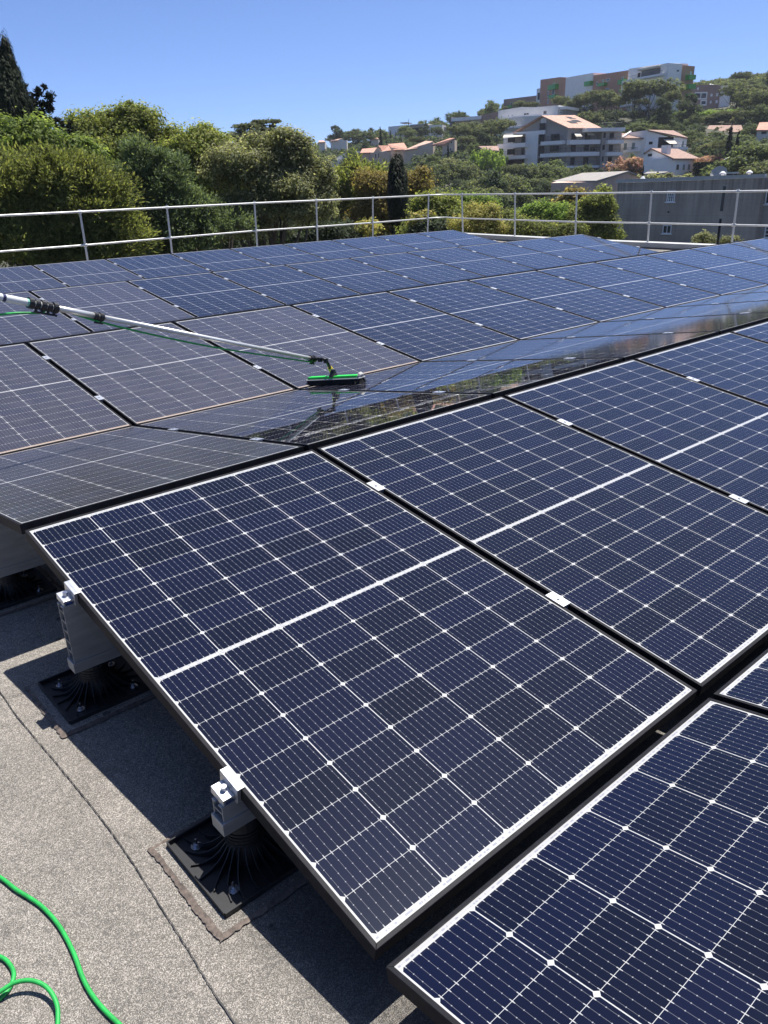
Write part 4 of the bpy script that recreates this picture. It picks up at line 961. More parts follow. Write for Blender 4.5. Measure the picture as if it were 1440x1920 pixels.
# B5 lower white villa
r_, og, F, G = house('white_villa', 'lower white villa with a tiled roof just above the concrete building', (1207.5, 166, 1264, 160), (1264, 160, 1312, 171), 'white', 'tiles2',
    [[(1207.7, 286.5), (1221.5, 278.5), (1264, 297)], [(1264, 297), (1312, 296.5)]], gable='L', depth=5.6, zb=-4,
    wins=[(0, 1214.5, 287.5, 1223.5, 294), (0, 1210, 310, 1220, 320, 'gshutter'), (0, 1233, 312, 1240.5, 319, 'darkwin'), (1, 1267.5, 308, 1273, 319, 'pane'), (1, 1279.5, 308, 1284, 319, 'gshutter'), (1, 1289, 307.5, 1294, 319, 'gshutter'), (1, 1299, 307.5, 1305, 319, 'gshutter')])
a, b_ = G.pt(1263.5, 297, -.4), G.pt(1313.5, 297, -.4); pk = F.pt(1221, 277.7, -.3); pr = pk+(b_-a); pr[2] = pk[2]
roof_slab(r_, og, [a, b_, pr, pk], .25, M['tiles2']); ll = F.pt(1206.5, 287, -.3); roof_slab(r_, og, [pk+(0, 0, .004), pr+(0, 0, .004), ll+(b_-a), ll], .25, M['tiles2'])
b = MB(og); q_ = (a+pk)*.5+(b_-a)*.12; b.box(q_[0]-.6, q_[0]+.6, q_[1]-.6, q_[1]+.6, q_[2]-1, q_[2]+1.3); b.build('chimney', M['white'], r_)
F.box('ledge', M['greyd'], 1207.5, 300.5, 1263, 301.8, .15, 0); G.box('terrace_wall', M['white'], 1305, 318, 1316, 331, 2, 0)

# B6 long terracotta and white residence on the hilltop
YREF = 122
r_, og = bld(1180, 285, 'hilltop_residence', 'long terracotta and white apartment building with lime green balconies on the hilltop', 'apartment block')
F = Facade(r_, 1013, 306, 1178, 272, og); F7 = Facade(r_, 1178, 270.5, 1254, 258, og); G = Facade(r_, 1254, 258, 1303, 263, og)
F.poly('terracotta_wall', M['brown'], [(1013.5, 149.5), (1050, 144.5), (1061, 145)], 8, zb=12)
F.poly('white_wall', M['white'], [(1061, 145.5), (1111.5, 136.5)], 8, zb=12, k=-.4); F.poly('terracotta_wall', M['brown'], [(1112, 141.5), (1178.5, 131.5)], 8, zb=12)
F.box('white_stair', M['white'], 1006, 166, 1013, 190, 0, 10, zb=12); F.box('pane', M['darkwin'], 1008, 174, 1012, 187, .05, 0)
F7.poly('white_wall', M['white'], [(1179, 129), (1254, 118)], 7, zb=12)
G.poly('white_wall', M['white'], [(1254, 118), (1279.5, 120.3)], 14, zb=12); G.poly('terracotta_wall', M['brown'], [(1280, 122), (1303, 124.2)], 14, zb=12, k=.3)
F7.box('loggia', M['greyd'], 1203, 129.5, 1238, 142, .05, .02); F7.box('awning', M['awning'], 1202, 126.5, 1239, 130, 1.2, 0)
balcony(F7, 1178, 143, 1240, 147, 1.2, rail=.8); F7.box('white_frame', M['white'], 1170.5, 150, 1194, 189, 1.2, 0, zb=20) ; F7.A = F7.A+F7.n*1.22
F7.win(1172.5, 153, 1194, 168, 'pane', 'white', .3, 2); F7.win(1171, 172, 1194, 186, 'darkwin', 'white', .3, 2); F7.A = F7.A-F7.n*1.22
F7.win(1195.5, 136.5, 1201, 146, 'darkwin', 'grey')
for x0, y0, x1, y1 in ((1027, 159, 1041, 168), (1028, 178, 1040, 184), (1095, 152.5, 1105.5, 161), (1120, 156, 1132, 161.5), (1158, 149.5, 1169, 158.5), (1160.5, 166.5, 1169, 172.5)): balcony(F, x0, y0, x1, y1, 1.4, glass='greenglass')
for x0, y0, x1, y1 in ((1038, 155.5, 1041, 160), (1079, 151, 1085, 154), (1080, 167.5, 1084, 171), (1136.5, 147.5, 1143, 152), (1090, 150, 1094, 156), (1129, 149.5, 1132, 154), (1136, 165, 1142, 168), (1166, 144, 1169, 149), (1102, 147.5, 1105, 152), (1026, 171, 1029, 182), (1118, 153, 1121, 160), (1035, 168, 1040, 177), (1026.5, 186, 1029, 195), (1162, 176, 1167, 184)): F.win(x0, y0, x1, y1, 'pane', 'whitepaint', .12)
for x0, y0, x1, y1 in ((1268, 130, 1274, 135.5), (1267, 147.5, 1272, 153), (1266, 165, 1271, 170), (1294, 134, 1296.5, 140)): G.win(x0, y0, x1, y1, 'pane', 'whitepaint', .15)
for y0, y1 in ((140, 149), (157.5, 166.5), (175.5, 183)): balcony(G, 1292, y0, 1305, y1, 1.6, glass='greenglass')
Fl = Facade(r_, 945, 318, 1013, 307, og); Fl.poly('terracotta_wall', M['brown2'], [(944.5, 186.5), (1010, 178.5)], 10, zb=14)
for x0, y0, x1, y1 in ((951, 197, 957, 203),): balcony(Fl, x0, y0, x1, y1, 1.2, glass='greenglass')
Fl.win(957, 192, 960, 202)
# B7 brown and white building at the right
YREF = 160
r_, og = bld(1325, 302, 'brown_apartments', 'brown and white flats with square white windows in front of the pine wood', 'apartment block')
F = Facade(r_, 1291, 300, 1352, 306, og)
F.poly('wall', M['brown2'], [(1291, 161), (1330, 158), (1351.5, 160)], 12, zb=12); F.poly('white_wall', M['white'], [(1353, 161), (1372, 159.5)], 11, zb=12, k=-.5)
F.win(1302, 172.5, 1326, 186.5, 'pane', 'white', .4, 1); F.win(1313, 187, 1325, 198, 'pane', 'white', .4)
for x0, y0, x1, y1 in ((1307, 164, 1310, 169), (1332, 176, 1336, 181), (1343, 175, 1347, 180.5), (1331, 189, 1334, 194), (1341.5, 188, 1345.5, 193.5)): F.win(x0, y0, x1, y1, 'whitepaint', 'whitepaint', .15)
b = MB(og); p = F.pt(1330, 160, 4); 
for k in range(4): b.prism([F.pt(1330+k*4, 159.5+k*.8, 1), F.pt(1333.5+k*4, 160+k*.8, 1), F.pt(1334+k*4, 159.3+k*.8, 5), F.pt(1331+k*4, 158.7+k*.8, 5)], (0, 0, .25))
b.build('roof_terrace', M['whitepaint'], r_)
# B8 white curved residence
YREF = 218
r_, og = bld(960, 250, 'white_residence', 'long white modern residence with flat roof stepping up behind the grey apartment block', 'apartment block')
F = Facade(r_, 845, 262, 1060, 246, og)
F.poly('upper_wall', M['white'], [(934, 207.5), (978, 200.5), (1005, 201), (1046.5, 197.3)], 12, zb=12); F.poly('brick_band', M['brown2'], [(901, 216.5), (934, 209)], 12, zb=8, k=.3)
F.box('terrace_room', M['white'], 1047, 199.5, 1060.5, 205, -.3, 10); F.box('terrace_room', M['grey'], 1047, 205.2, 1057, 215, -1.2, 10)
F.poly('lower_wall', M['white2'], [(930, 224), (973, 219), (1010, 217), (1030, 217)], 10, zb=8, k=-2.5)
F.poly('left_wall', M['white2'], [(846, 222), (901, 217.5)], 11, zb=8, k=2)
F.box('side_fin', M['greyd'], 845, 220, 848, 258, .6, 8, zb=8); F.box('roof_edge', M['white'], 846, 219.5, 902, 226, .6, 10)
for y0, y1 in ((234, 239), (248, 253)): balcony(F, 849, y0, 875, y1, 1.4); F.box('loggia', M['beige'], 849, y0-7, 874, y0, -1.9, 2.1)
for x0, y0, x1, y1 in ((939.5, 216, 942.5, 220.5), (952, 215, 955, 219.5), (959, 214, 962, 218.5), (982, 211.5, 992, 216), (1018.5, 207, 1025.5, 215), (1048.5, 208, 1054, 214), (857, 256, 860.5, 261)): F.win(x0, y0, x1, y1, 'darkwin', 'whitepaint', .12, 1)
F.A = F.A+F.n*2.55
for x0, y0, x1, y1 in ((944, 231.5, 948, 238), (951, 232.5, 955, 236), (961, 230, 970, 236)): F.win(x0, y0, x1, y1, 'darkwin', 'whitepaint', .12, 1)
balcony(F, 946, 237.5, 974, 240.5, 1.4); F.A = F.A-F.n*2.55
# B9 modern white villa on the skyline
YREF = 236
r_, og = bld(778, 322, 'modern_villa', 'flat roofed white modern villa half hidden by cypresses on the skyline', 'house')
F = Facade(r_, 727, 324, 829, 318, og)
F.poly('wall', M['white'], [(728, 237.5), (755, 235)], 10, zb=14, k=-.5); F.poly('wall', M['white2'], [(755.5, 235.5), (802, 234)], 10, zb=14); F.poly('wall', M['white'], [(802.5, 234.5), (829, 234)], 10, zb=14, k=-.6)
F.box('roof_edge', M['grey'], 770, 233, 803, 236.5, 1, 8); F.box('glazing', M['darkwin'], 772, 239, 796, 252, .05, 0); F.box('glazing', M['darkwin'], 804, 243, 807, 250, .65, 0); F.box('canopy', M['greyd'], 751, 229.5, 765, 231, .5, 5)
Fr = Facade(r_, 829.5, 318.5, 837, 322, og); Fr.box('side_wall', M['greyd'], 829.5, 238, 836, 262, 0, 8, zb=14)

# B10.. smaller houses on the slope
def simple_house(name, label, x0, x1, D0, D1, ytopL, ytopR, wallm, roofm, roof, zb, wins=(), depth=8, cat='house'):
    """roof: 4 points (px, py, metres behind the facade) listed round"""
    global YREF
    YREF = (ytopL+ytopR)/2; D1 = D0-(x1-x0)*.012; depth = min(depth, 6)
    r_, og = bld((x0+x1)/2, (D0+D1)/2+2, name, label, cat); F = Facade(r_, x0, D0, x1, D1, og)
    F.poly('wall', M[wallm], [(x0, ytopL), (x1, ytopR)], depth, zb=zb)
    if roof: roof_slab(r_, og, [F.pt(*p) for p in roof], .3, M[roofm])
    for w in wins: F.win(*w)
    return r_, og, F
simple_house('tiled_house', 'house with a salmon tiled roof and plain beige wall left of the slope', 676, 702, 226, 224, 286, 285.5, 'beige', 'tiles3', [(675, 286.5, -.4), (702, 285.5, -.4), (708, 276.5, 5), (679, 279, 5)], 2)
r_, og, F = simple_house('gabled_house', 'beige gabled house with tall dark windows and an orange roof', 701.5, 714, 222, 220, 284, 277, 'beige', 'tiles3', None, 2, wins=[(703, 288, 706, 297), (708.5, 287, 711.5, 298)], depth=.4)
F.poly('wall', M['beige'], [(701, 285), (708.5, 274), (717, 284)], 9, zb=2, k=.5); G = Facade(r_, 716, 219.6, 732, 221, og); G.poly('wall', M['beige'], [(717, 284), (733, 281)], 6, zb=2, k=.6)
roof_slab(r_, og, [F.pt(709, 272.8, 0), G.pt(729, 272.5, 4), G.pt(733.5, 281.5, -.3), F.pt(717.5, 284.2, 0)], .3, M['tiles3'])
simple_house('tiled_house', 'house with a long salmon roof and a small chimney above the gabled house', 727, 765, 232, 230, 276, 281, 'beige', 'tiles3', [(727, 270, 2), (738, 281, -.4), (765.5, 280, -.4), (757, 267.5, 6)], 3)
simple_house('low_roof_house', 'low house with a pale salmon roof rising to the right', 757, 812, 216, 210, 282, 266, 'beige', 'tiles', [(756.5, 281.5, -.4), (781, 277.5, -.4), (812, 265, 3), (798, 264, 7)], 2)
simple_house('steep_roof_house', 'beige house with a steep orange roof and a slim cypress at its wall', 829, 852.5, 200, 197, 272, 262, 'beige', 'tiles3', [(809, 271.5, -.6), (832, 270.5, -.6), (853.5, 258.5, 0), (843, 259, 6)], 0, wins=[(845, 265, 848, 269.5), (843.5, 277, 846.5, 283)])
r_, og, F = simple_house('warehouse', 'white shed with a green sign and sloping grey roof at the foot of the slope', 617, 645, 236, 230, 303, 300, 'white', 'fibro', None, 1, wins=[(636, 304, 641, 309), (635, 298, 637, 300), (638.5, 298, 640.5, 300)], depth=.5)
F.poly('wall', M['white'], [(617, 303), (655, 283), (678, 284), (645, 300.5)], 12, zb=None, k=.6)
F.box('sign', M['signgreen'], 623, 299.5, 632, 304.5, .12, 0); b = MB(og)
for k in range(3): u0, u1, z0, z1 = F.rect(624, 300.4+k*1.3, 631-(k % 2), 301+k*1.3); F.ubox(b, u0, u1, z0, z1, .14, -.12)
b.build('sign_lettering', M['whitepaint'], r_); F.box('porch', M['white'], 627, 316, 643, 318, 2, 0)
simple_house('pink_house', 'plain pink rendered block beside the white shed', 644, 673, 214, 212, 301, 298.5, 'pinkwall', 'tiles', None, 1, depth=7)
r_, og, F = simple_house('cream_cottage', 'small cream cottage with a pale hipped roof on the left skyline', 620, 650, 292, 286, 262, 263, 'white2', 'tiles', None, 10, wins=[(635, 265.5, 637, 270.5), (644, 265.5, 647, 270.5)])
roof_slab(r_, og, [F.pt(618, 265, -.5), F.pt(634, 262.5, -.5), F.pt(641, 259.5, 3), F.pt(630, 261, 5)], .3, M['tiles']); F.poly('gable', M['white2'], [(631, 263), (640.5, 259.8), (650, 268)], 5, zb=10, k=-.05)
simple_house('cream_cottage', 'tiny cream house right of the skyline pines', 695.5, 709.5, 300, 298, 260.5, 260, 'white2', 'tiles', [(695, 261, -.5), (710, 260.5, -.5), (708, 257.3, 3), (701, 257.5, 3)], 10)
simple_house('cream_cottage', 'cream house edge at the left end of the far slope', 598, 609, 262, 260, 266, 266, 'white2', 'tiles', [(597, 266.5, -.5), (610, 266, -.5), (607, 263.3, 3), (598, 263.3, 3)], 5)
simple_house('tiled_cottage', 'small house with a weathered roof among trees left of the grey apartment block', 897, 935, 184, 182, 284, 281, 'beige', 'tiles2', [(897, 274, .5), (907, 281, -.5), (936, 282.5, -.5), (934, 273.5, 4)], 0)
simple_house('long_bungalow', 'long low bungalow with a weathered roof on the right slope', 1322, 1393, 228, 226, 248, 246, 'beige', 'tiles2', [(1321, 249, -.5), (1394, 247, -.5), (1390, 234.5, 5), (1330, 235, 5)], 8, wins=[(1350, 250, 1358, 255)])
simple_house('corner_villa', 'pale villa with an orange roof cut off by the right edge', 1420, 1475, 206, 208, 243, 243, 'white2', 'tiles3', [(1418, 243.5, -.5), (1480, 243.5, -.5), (1478, 228, 5), (1424, 229.5, 5)], 6, wins=[(1427, 246, 1438, 252)])
simple_house('low_shed', 'low pale roof between the peach house and the lower white villa', 1208, 1252, 124, 122, 325, 323.5, 'beige', 'fibro', [(1206, 326, -.5), (1240, 325, -.5), (1253, 321.5, 4), (1214, 322, 4)], -6)
r_, og, F = simple_house('rooftop_plant', 'flat roof with ducts and boxes behind the concrete building', 1325, 1384, 118, 116, 331, 330, 'beige', 'fibro', None, -6, cat='roof')
F.box('duct', M['galv'], 1355, 322.5, 1383, 326, 0, 1.2); F.box('box', M['beige'], 1331, 327, 1346, 334, 0, 2); F.box('canopy', M['tiles'], 1309, 331.5, 1326, 334.5, 1, 2); F.box('box', M['darkwin'], 1357, 326.5, 1374, 330, .2, 1)
# satellite dish
c0 = F.pt(1348, 327, -1.5); b = MB(tuple(c0)); vs_ = []; fs_ = []
w_ = np.array([F.e[0], F.e[1], 0]); nn = np.array([F.n[0]*.86, F.n[1]*.86, .5])
vv = np.cross(nn, w_); R0 = 1.0
b.add([c0]+[c0+(w_*math.cos(2*math.pi*k/20)+vv*math.sin(2*math.pi*k/20))*R0*q_+nn*.28*q_*q_ for q_ in (.5, 1.) for k in range(20)], [(0, 1+k, 1+(k+1) % 20) for k in range(20)]+[(1+k, 21+k, 21+(k+1) % 20, 1+(k+1) % 20) for k in range(20)])
b.tube([c0+(0, 0, -2), c0-nn*.06], .06, 6); b.tube([c0-vv*R0*.9, c0+nn*.8], .03, 5); tag(b.build('satellite_dish', M['rubber'], None), 'round white satellite dish behind the top of the concrete building', 'satellite dish')
# utility poles and a street lamp
M['wood'] = mat('weathered_wood', (.18, .16, .14), .8)
def pole_(x, D, ytop, zb, label, arms=((0, 1.2),), lamp=None):
    p = at(x, ytop, D); root = empty('utility_pole' if not lamp else 'street_lamp', (p[0], p[1], zb), label, 'pole' if not lamp else 'street lamp')
    b = MB((p[0], p[1], zb)); b.tube([(p[0], p[1], zb), (p[0], p[1], p[2])], [.16, .11], 8); b.build('shaft', M['wood'], root)
    w = np.array([math.cos(YAW), -math.sin(YAW), 0])
    for dz, hw in arms: b = MB((p[0], p[1], zb)); b.tube([p+w*hw+(0, 0, dz-.3), p-w*hw+(0, 0, dz-.3)], .07, 6); b.build('crossarm', M['wood'], root)
    if lamp:
        b = MB((p[0], p[1], zb)); b.tube([p, p+w*lamp*.6+(0, 0, .25), p+w*lamp+(0, 0, .35)], .05, 6); b.build('arm', M['galv'], root)
        b = MB((p[0], p[1], zb)); q_ = p+w*lamp+(0, 0, .33); b.tube([q_, q_+w*.7*np.sign(lamp)], [.14, .06], 8); b.build('lamp_head', M['whitepaint'], root)
pole_(1377, 150, 286, -4, 'grey utility pole with a crossarm on the right slope', ((0, 1.0),)); pole_(1399, 148, 272, -4, 'thin utility pole near the ochre tree at the right edge', ((0, .2), (-3, .9)))
pole_(1357, 150, 300, -4, 'street lamp left of the utility poles on the right slope', (), .8); pole_(1043, 96, 371, -8, 'street lamp standing in the valley below the peach house', (), 1.6)

# ------------------------------------------------------------------ trees on the hill: a few shapes, many individuals
def far_proto(kind, seed):
    rg = np.random.default_rng(seed)
    if kind == 'umbrella_pine':
        bl = [(rg.normal()*1.2, rg.normal()*1.2, 6.2+rg.random()*1.6, 2.2, 2.2, 1.3) for _ in range(6)]; v, cc = crown(bl, 170, .62, 46, .115, rg, flat=.75, inner=.25); lm = LF['farpine']; h = 6.5; nl = 9
    elif kind == 'dark_pine':
        bl = [(rg.normal()*.9, rg.normal()*.9, 3.2+i*1.0, 2.5-.25*i, 2.5-.25*i, 1.4) for i in range(6)]; v, cc = crown(bl, 200, .62, 46, .115, rg, inner=.4); lm = LF['fardark']; h = 7; nl = 6
    elif kind == 'round_oak':
        bl = [(rg.normal()*1.3, rg.normal()*1.3, 2.8+rg.random()*2, 2.0, 2.0, 1.7) for _ in range(6)]; v, cc = crown(bl, 180, .6, 46, .11, rg, inner=.4); lm = LF['faroak']; h = 3.5; nl = 6
    elif kind == 'slim_cypress':
        bl = [(0, 0, 1.5+i*1.15, .95-.12*i, .95-.12*i, 1.3) for i in range(7)]; v, cc = crown(bl, 150, .3, 34, .085, rg, 'up', inner=.5); lm = LF['cypress']; h = 7; nl = 0
    elif kind == 'olive_shrub':
        bl = [(rg.normal()*.8, rg.normal()*.8, 1.2+rg.random(), 1.3, 1.3, 1.0) for _ in range(5)]; v, cc = crown(bl, 110, .4, 40, .085, rg, inner=.35); lm = LF['holm']; h = 1.5; nl = 5
    elif kind == 'lime_shrub':
        bl = [(rg.normal()*1, rg.normal()*1, .9+rg.random()*.5, 1.5, 1.3, .9) for _ in range(5)]; v, cc = crown(bl, 110, .4, 40, .09, rg, inner=.35); lm = LF['lime']; h = 1; nl = 3
    else:
        bl = [(rg.normal()*.9, rg.normal()*.9, 1.0+rg.random()*.6, 1.2, 1.2, .8) for _ in range(5)]; v, cc = crown(bl, 110, .36, 36, .085, rg, inner=.35); lm = LF['pink']; h = 1; nl = 3
    t = trunk_mb((0, 0, -1.5), (0, 0, h), .2, cc, rg, nl)
    return quad_mesh(kind, v, [lm, M['bark']], t)
PROTO = {k: [far_proto(k, 100+i*7+j) for j in range(n)] for i, (k, n) in enumerate((('umbrella_pine', 4), ('dark_pine', 4), ('round_oak', 4), ('slim_cypress', 2), ('olive_shrub', 3), ('lime_shrub', 2), ('oleander', 2)))}
HT = {'umbrella_pine': 8.6, 'dark_pine': 9.6, 'round_oak': 6.2, 'slim_cypress': 9.8, 'olive_shrub': 3.2, 'lime_shrub': 2.4, 'oleander': 2.4}
CATS = {'umbrella_pine': 'pine tree', 'dark_pine': 'pine tree', 'round_oak': 'oak tree', 'slim_cypress': 'cypress', 'olive_shrub': 'shrub', 'lime_shrub': 'shrub', 'oleander': 'shrub'}
def plant(kind, x, y, z, s, rot, label, group=None, sx=1.):
    o = bpy.data.objects.new(kind, PROTO[kind][rnd.randrange(len(PROTO[kind]))]); COL.objects.link(o); o.location = (x, y, z); o.rotation_euler = (0, 0, rot); o.scale = (s*sx, s*sx, s)
    return tag(o, label, CATS[kind], group)
def place_px(kind, x, ytop, D, h, label, group=None, sx=1.):
    """tree whose top is seen at (x, ytop) at distance D, h metres high"""
    p = at(x, ytop, D); s = h/HT[kind]; g = ground_at(p[0], p[1]); hh = min(max(p[2]-g+.3, .75*h), 1.35*h)
    o = plant(kind, p[0], p[1], p[2]-hh, s, rnd.uniform(0, 6.28), label, group, sx); o.scale[2] = hh/HT[kind]; return o
# trees one can tell apart
SP = [('umbrella_pine', 1222, 154, 246, 17, 'biggest spreading pine in front of the white end of the hilltop residence', 1.0),
 ('umbrella_pine', 1192, 163, 250, 14, 'pine left of the biggest pine below the hilltop residence', .8), ('umbrella_pine', 1158, 179, 252, 12, 'pine in front of the lime green balconies of the terracotta wall', .8),
 ('umbrella_pine', 1112, 171, 258, 13, 'slender pine in front of the white section of the hilltop residence', .7), ('umbrella_pine', 1135, 173, 256, 13, 'pine between two lime green balconies on the hilltop', .7),
 ('umbrella_pine', 1088, 177, 262, 12, 'pine below the dark window of the hilltop residence', .7), ('umbrella_pine', 1052, 183, 266, 10, 'pine in front of the first terracotta block of the hilltop residence', .7),
 ('umbrella_pine', 1072, 189, 262, 10, 'small pine under the white wall of the hilltop residence', .8), ('umbrella_pine', 998, 190, 285, 8, 'pine in front of the low terracotta block at the hill crest', .8), ('umbrella_pine', 975, 188, 290, 7, 'small pine at the left end of the low terracotta block', .8),
 ('dark_pine', 1297, 176, 235, 15, 'dark rounded evergreen below the lime green side balconies', .75), ('umbrella_pine', 1386, 160, 262, 15, 'large pine in front of the white wall of the brown flats', .9), ('umbrella_pine', 1412, 170, 250, 13, 'pine right of the white wall above the orange roof', 1.),
 ('umbrella_pine', 880, 233, 225, 12, 'tall pine with a bare trunk in front of the cream loggia wall', .75), ('umbrella_pine', 922, 228, 215, 13, 'tall pine left of the grey apartment block', .9), ('umbrella_pine', 900, 240, 222, 10, 'pine between two taller pines left of the grey apartment block', .8),
 ('round_oak', 922, 188, 320, 8, 'round pine on the skyline left of the low terracotta block', 1.), ('round_oak', 858, 207, 300, 8, 'round pine on the skyline above the cream loggia wall', 1.), ('round_oak', 815, 220, 330, 8, 'round pine on the skyline behind the modern villa', 1.1), ('round_oak', 832, 230, 325, 7, 'small pine on the skyline right of the modern villa', 1.),
 ('dark_pine', 630, 235, 300, 9, 'dark domed pine on the skyline above the cream cottage', 1.15), ('round_oak', 662, 243, 305, 8, 'wide green tree on the skyline right of the domed pine', 1.5), ('round_oak', 682, 245, 300, 7, 'green tree on the skyline above the beige wall', 1.2), ('dark_pine', 694, 240, 318, 8, 'dark pine on the skyline left of the tall slim cypress', 1.1), ('round_oak', 718, 243, 316, 7, 'low pine on the skyline behind the tall slim cypress', 1.),
 ('slim_cypress', 713, 236, 238, 9.5, 'tall slim cypress rising above the orange roofs to the skyline', .9), ('slim_cypress', 766, 222, 318, 6, 'thin cypress poking above the roof of the modern villa', .6), ('slim_cypress', 732, 244, 305, 6, 'first small cypress at the white wall of the modern villa', .9), ('slim_cypress', 742, 245, 305, 5.5, 'second small cypress at the white wall of the modern villa', .9), ('slim_cypress', 751, 246, 305, 5.5, 'third small cypress at the white wall of the modern villa', .9),
 ('dark_pine', 798, 231, 306, 7, 'dark pointed conifer in front of the modern villa windows', .7), ('round_oak', 818, 236, 306, 6, 'grey green tree at the right wall of the modern villa', .8), ('round_oak', 764, 235, 300, 8, 'olive green tree hiding the middle of the modern villa', .9), ('dark_pine', 788, 240, 300, 6, 'dark bush like pine before the glazing of the modern villa', .8),
 ('slim_cypress', 840, 266, 192, 5.5, 'slim cypress at the wall of the steep roofed house', .8), ('slim_cypress', 1372, 233, 158, 11, 'tall slim cypress on the right slope beside the utility pole', .9), ('slim_cypress', 1386, 243, 160, 9.5, 'second slim cypress on the right slope, a little shorter', .9), ('slim_cypress', 1207, 309, 110, 3.6, 'little dark conifer above the peach gable wall', .8),
 ('round_oak', 1425, 270, 140, 9, 'ochre green tree at the right edge above the concrete building', 1.4), ('olive_shrub', 1278, 318, 112, 4.5, 'grey green olive in front of the lower white villa', 1.8), ('round_oak', 1350, 270, 190, 7, 'green tree above the dark hedge on the right slope', 1.3), ('round_oak', 1325, 262, 200, 7, 'green tree between the white villas and the bungalow', 1.3), ('round_oak', 1313, 288, 182, 5, 'small green tree right of the upper villa awning', 1.),
 ('oleander', 1178, 295, 170, 3.2, 'pink oleander between the apartment block and the white villas', 1.5), ('oleander', 1200, 297, 170, 3.0, 'dark pink oleander left of the lower villa gable', 1.), ('oleander', 1338, 291, 170, 2.6, 'pink oleander above the dark hedge', 1.3),
 ('lime_shrub', 1330, 203, 252, 4, 'lime green hedge below the brown flats', 2.2), ('lime_shrub', 1350, 204, 252, 4, 'lime green hedge under the white wall of the brown flats', 1.8), ('lime_shrub', 1300, 205, 250, 3.4, 'small lime shrub at the foot of the dark rounded evergreen', 1.3),
 ('round_oak', 1180, 290, 176, 3.2, 'small bright tree behind the pink oleander', .8), ('lime_shrub', 915, 268, 178, 5, 'ivy green tree top above the weathered cottage roof', .7), ('lime_shrub', 660, 306, 205, 5, 'pale green tree in front of the pink block', 1.6), ('round_oak', 660, 278, 216, 5, 'green tree before the shed roof', .8),
 ('round_oak', 1030, 303, 160, 9, 'grey green tree in front of the grey apartment block', 1.0), ('round_oak', 1008, 306, 158, 8, 'rounded tree at the foot of the white wall of the apartment block', .9), ('dark_pine', 992, 318, 150, 7, 'dark pine below the balconies of the apartment block', .9), ('umbrella_pine', 975, 312, 152, 8, 'pale pine below the left wing of the apartment block', .8),
 ('round_oak', 1302, 244, 206, 6.5, 'green tree right of the upper villa roof', 1.3), ('round_oak', 1322, 254, 204, 5, 'low green tree in front of the bungalow left end', 1.2), ('dark_pine', 1312, 236, 214, 7, 'dark tree above the upper villa roof', 1.1), ('round_oak', 1345, 258, 200, 5, 'green tree below the bungalow', 1.3), ('round_oak', 1400, 250, 196, 6, 'green tree between bungalow and corner villa', 1.2), ('round_oak', 1412, 234, 214, 5, 'small tree at the left wall of the corner villa', .9),
 ('dark_pine', 1285, 226, 226, 7, 'dark pine above the upper white villa', 1.2), ('umbrella_pine', 1340, 212, 240, 7, 'pine between the lime hedge and the bungalow roof', 1.2), ('umbrella_pine', 1378, 206, 240, 8, 'pine above the right half of the bungalow roof', 1.2), ('round_oak', 1240, 226, 225, 6, 'green tree on the slope above the villa ridge', 1.4), ('round_oak', 1195, 232, 222, 6, 'green tree behind the apartment block roof terrace', 1.4)]
for k, x, yt, D, h, lb, sx in SP: place_px(k, x, yt, D, h, lb, None, sx)
# hedge
p0, p1 = at(1311, 305, 164), at(1357, 305, 164); rg = np.random.default_rng(77); n = 9000
c_ = p0+(p1-p0)*rg.random(n)[:, None]+rg.uniform(-1, 1, (n, 3))*(.9, .9, 0); c_[:, 2] = p0[2]-rg.random(n)*3.4
nr = rg.normal(size=(n, 3)); nr /= np.linalg.norm(nr, axis=1, keepdims=True)
v = quads(c_-p0, nr, np.full(n, .16), 1.5, None, rg); o = bpy.data.objects.new('clipped_hedge', quad_mesh('clipped_hedge', v, [LF['cypress']])); COL.objects.link(o); o.location = tuple(p0); tag(o, 'dark clipped hedge right of the lower white villa', 'hedge')

# protected windows of the picture: nothing nearer may grow over these facades
KEEP = [(1156, 330, 1440, 470, 75), (1036, 318, 1228, 352, 130), (931, 214, 1168, 300, 182), (1150, 243, 1292, 284, 182), (1206, 276, 1316, 332, 158), (1012, 118, 1304, 165, 256), (1290, 156, 1374, 198, 298), (845, 196, 1062, 232, 244),
        (726, 232, 830, 252, 316), (674, 268, 766, 300, 208), (756, 260, 854, 276, 195), (616, 284, 674, 316, 208), (619, 258, 651, 276, 284), (694, 256, 710, 268, 296), (896, 272, 936, 281, 180), (1320, 233, 1394, 250, 224), (1418, 226, 1440, 256, 204), (938, 178, 1012, 200, 300), (1374, 284, 1402, 316, 146)]
AZ0, AZ1 = 27.0, 68.0
placed = []; tries = 0; NF = 0
KN = {'umbrella_pine': 'pale pine', 'dark_pine': 'dark pine', 'round_oak': 'round oak', 'olive_shrub': 'grey green shrub'}
LM = [('concrete building', 1290, 400), ('peach house', 1120, 345), ('grey apartment block', 1050, 270), ('upper white villa', 1220, 262), ('lower white villa', 1262, 300), ('hilltop residence', 1160, 155),
      ('brown flats', 1330, 178), ('white residence', 960, 222), ('modern villa', 778, 243), ('gabled house', 712, 290), ('white shed', 640, 300), ('cream cottage', 635, 268), ('steep roofed house', 842, 275),
      ('long bungalow', 1357, 242), ('orange corner villa', 1430, 242), ('narrow cypress', 745, 370), ('railing corner', 831, 385), ('far right railing', 1400, 380), ('hill crest', 1400, 150), ('left skyline', 500, 262)]
def zone(cx, cy):
    n, x, y = min(LM, key=lambda l: math.hypot((cx-l[1])*.8, cy-l[2])); dx, dy = cx-x, cy-y
    return ('left of' if dx < 0 else 'right of') + ' the ' + n if abs(dx)*.6 > abs(dy) else ('above' if dy < 0 else 'below') + ' the ' + n
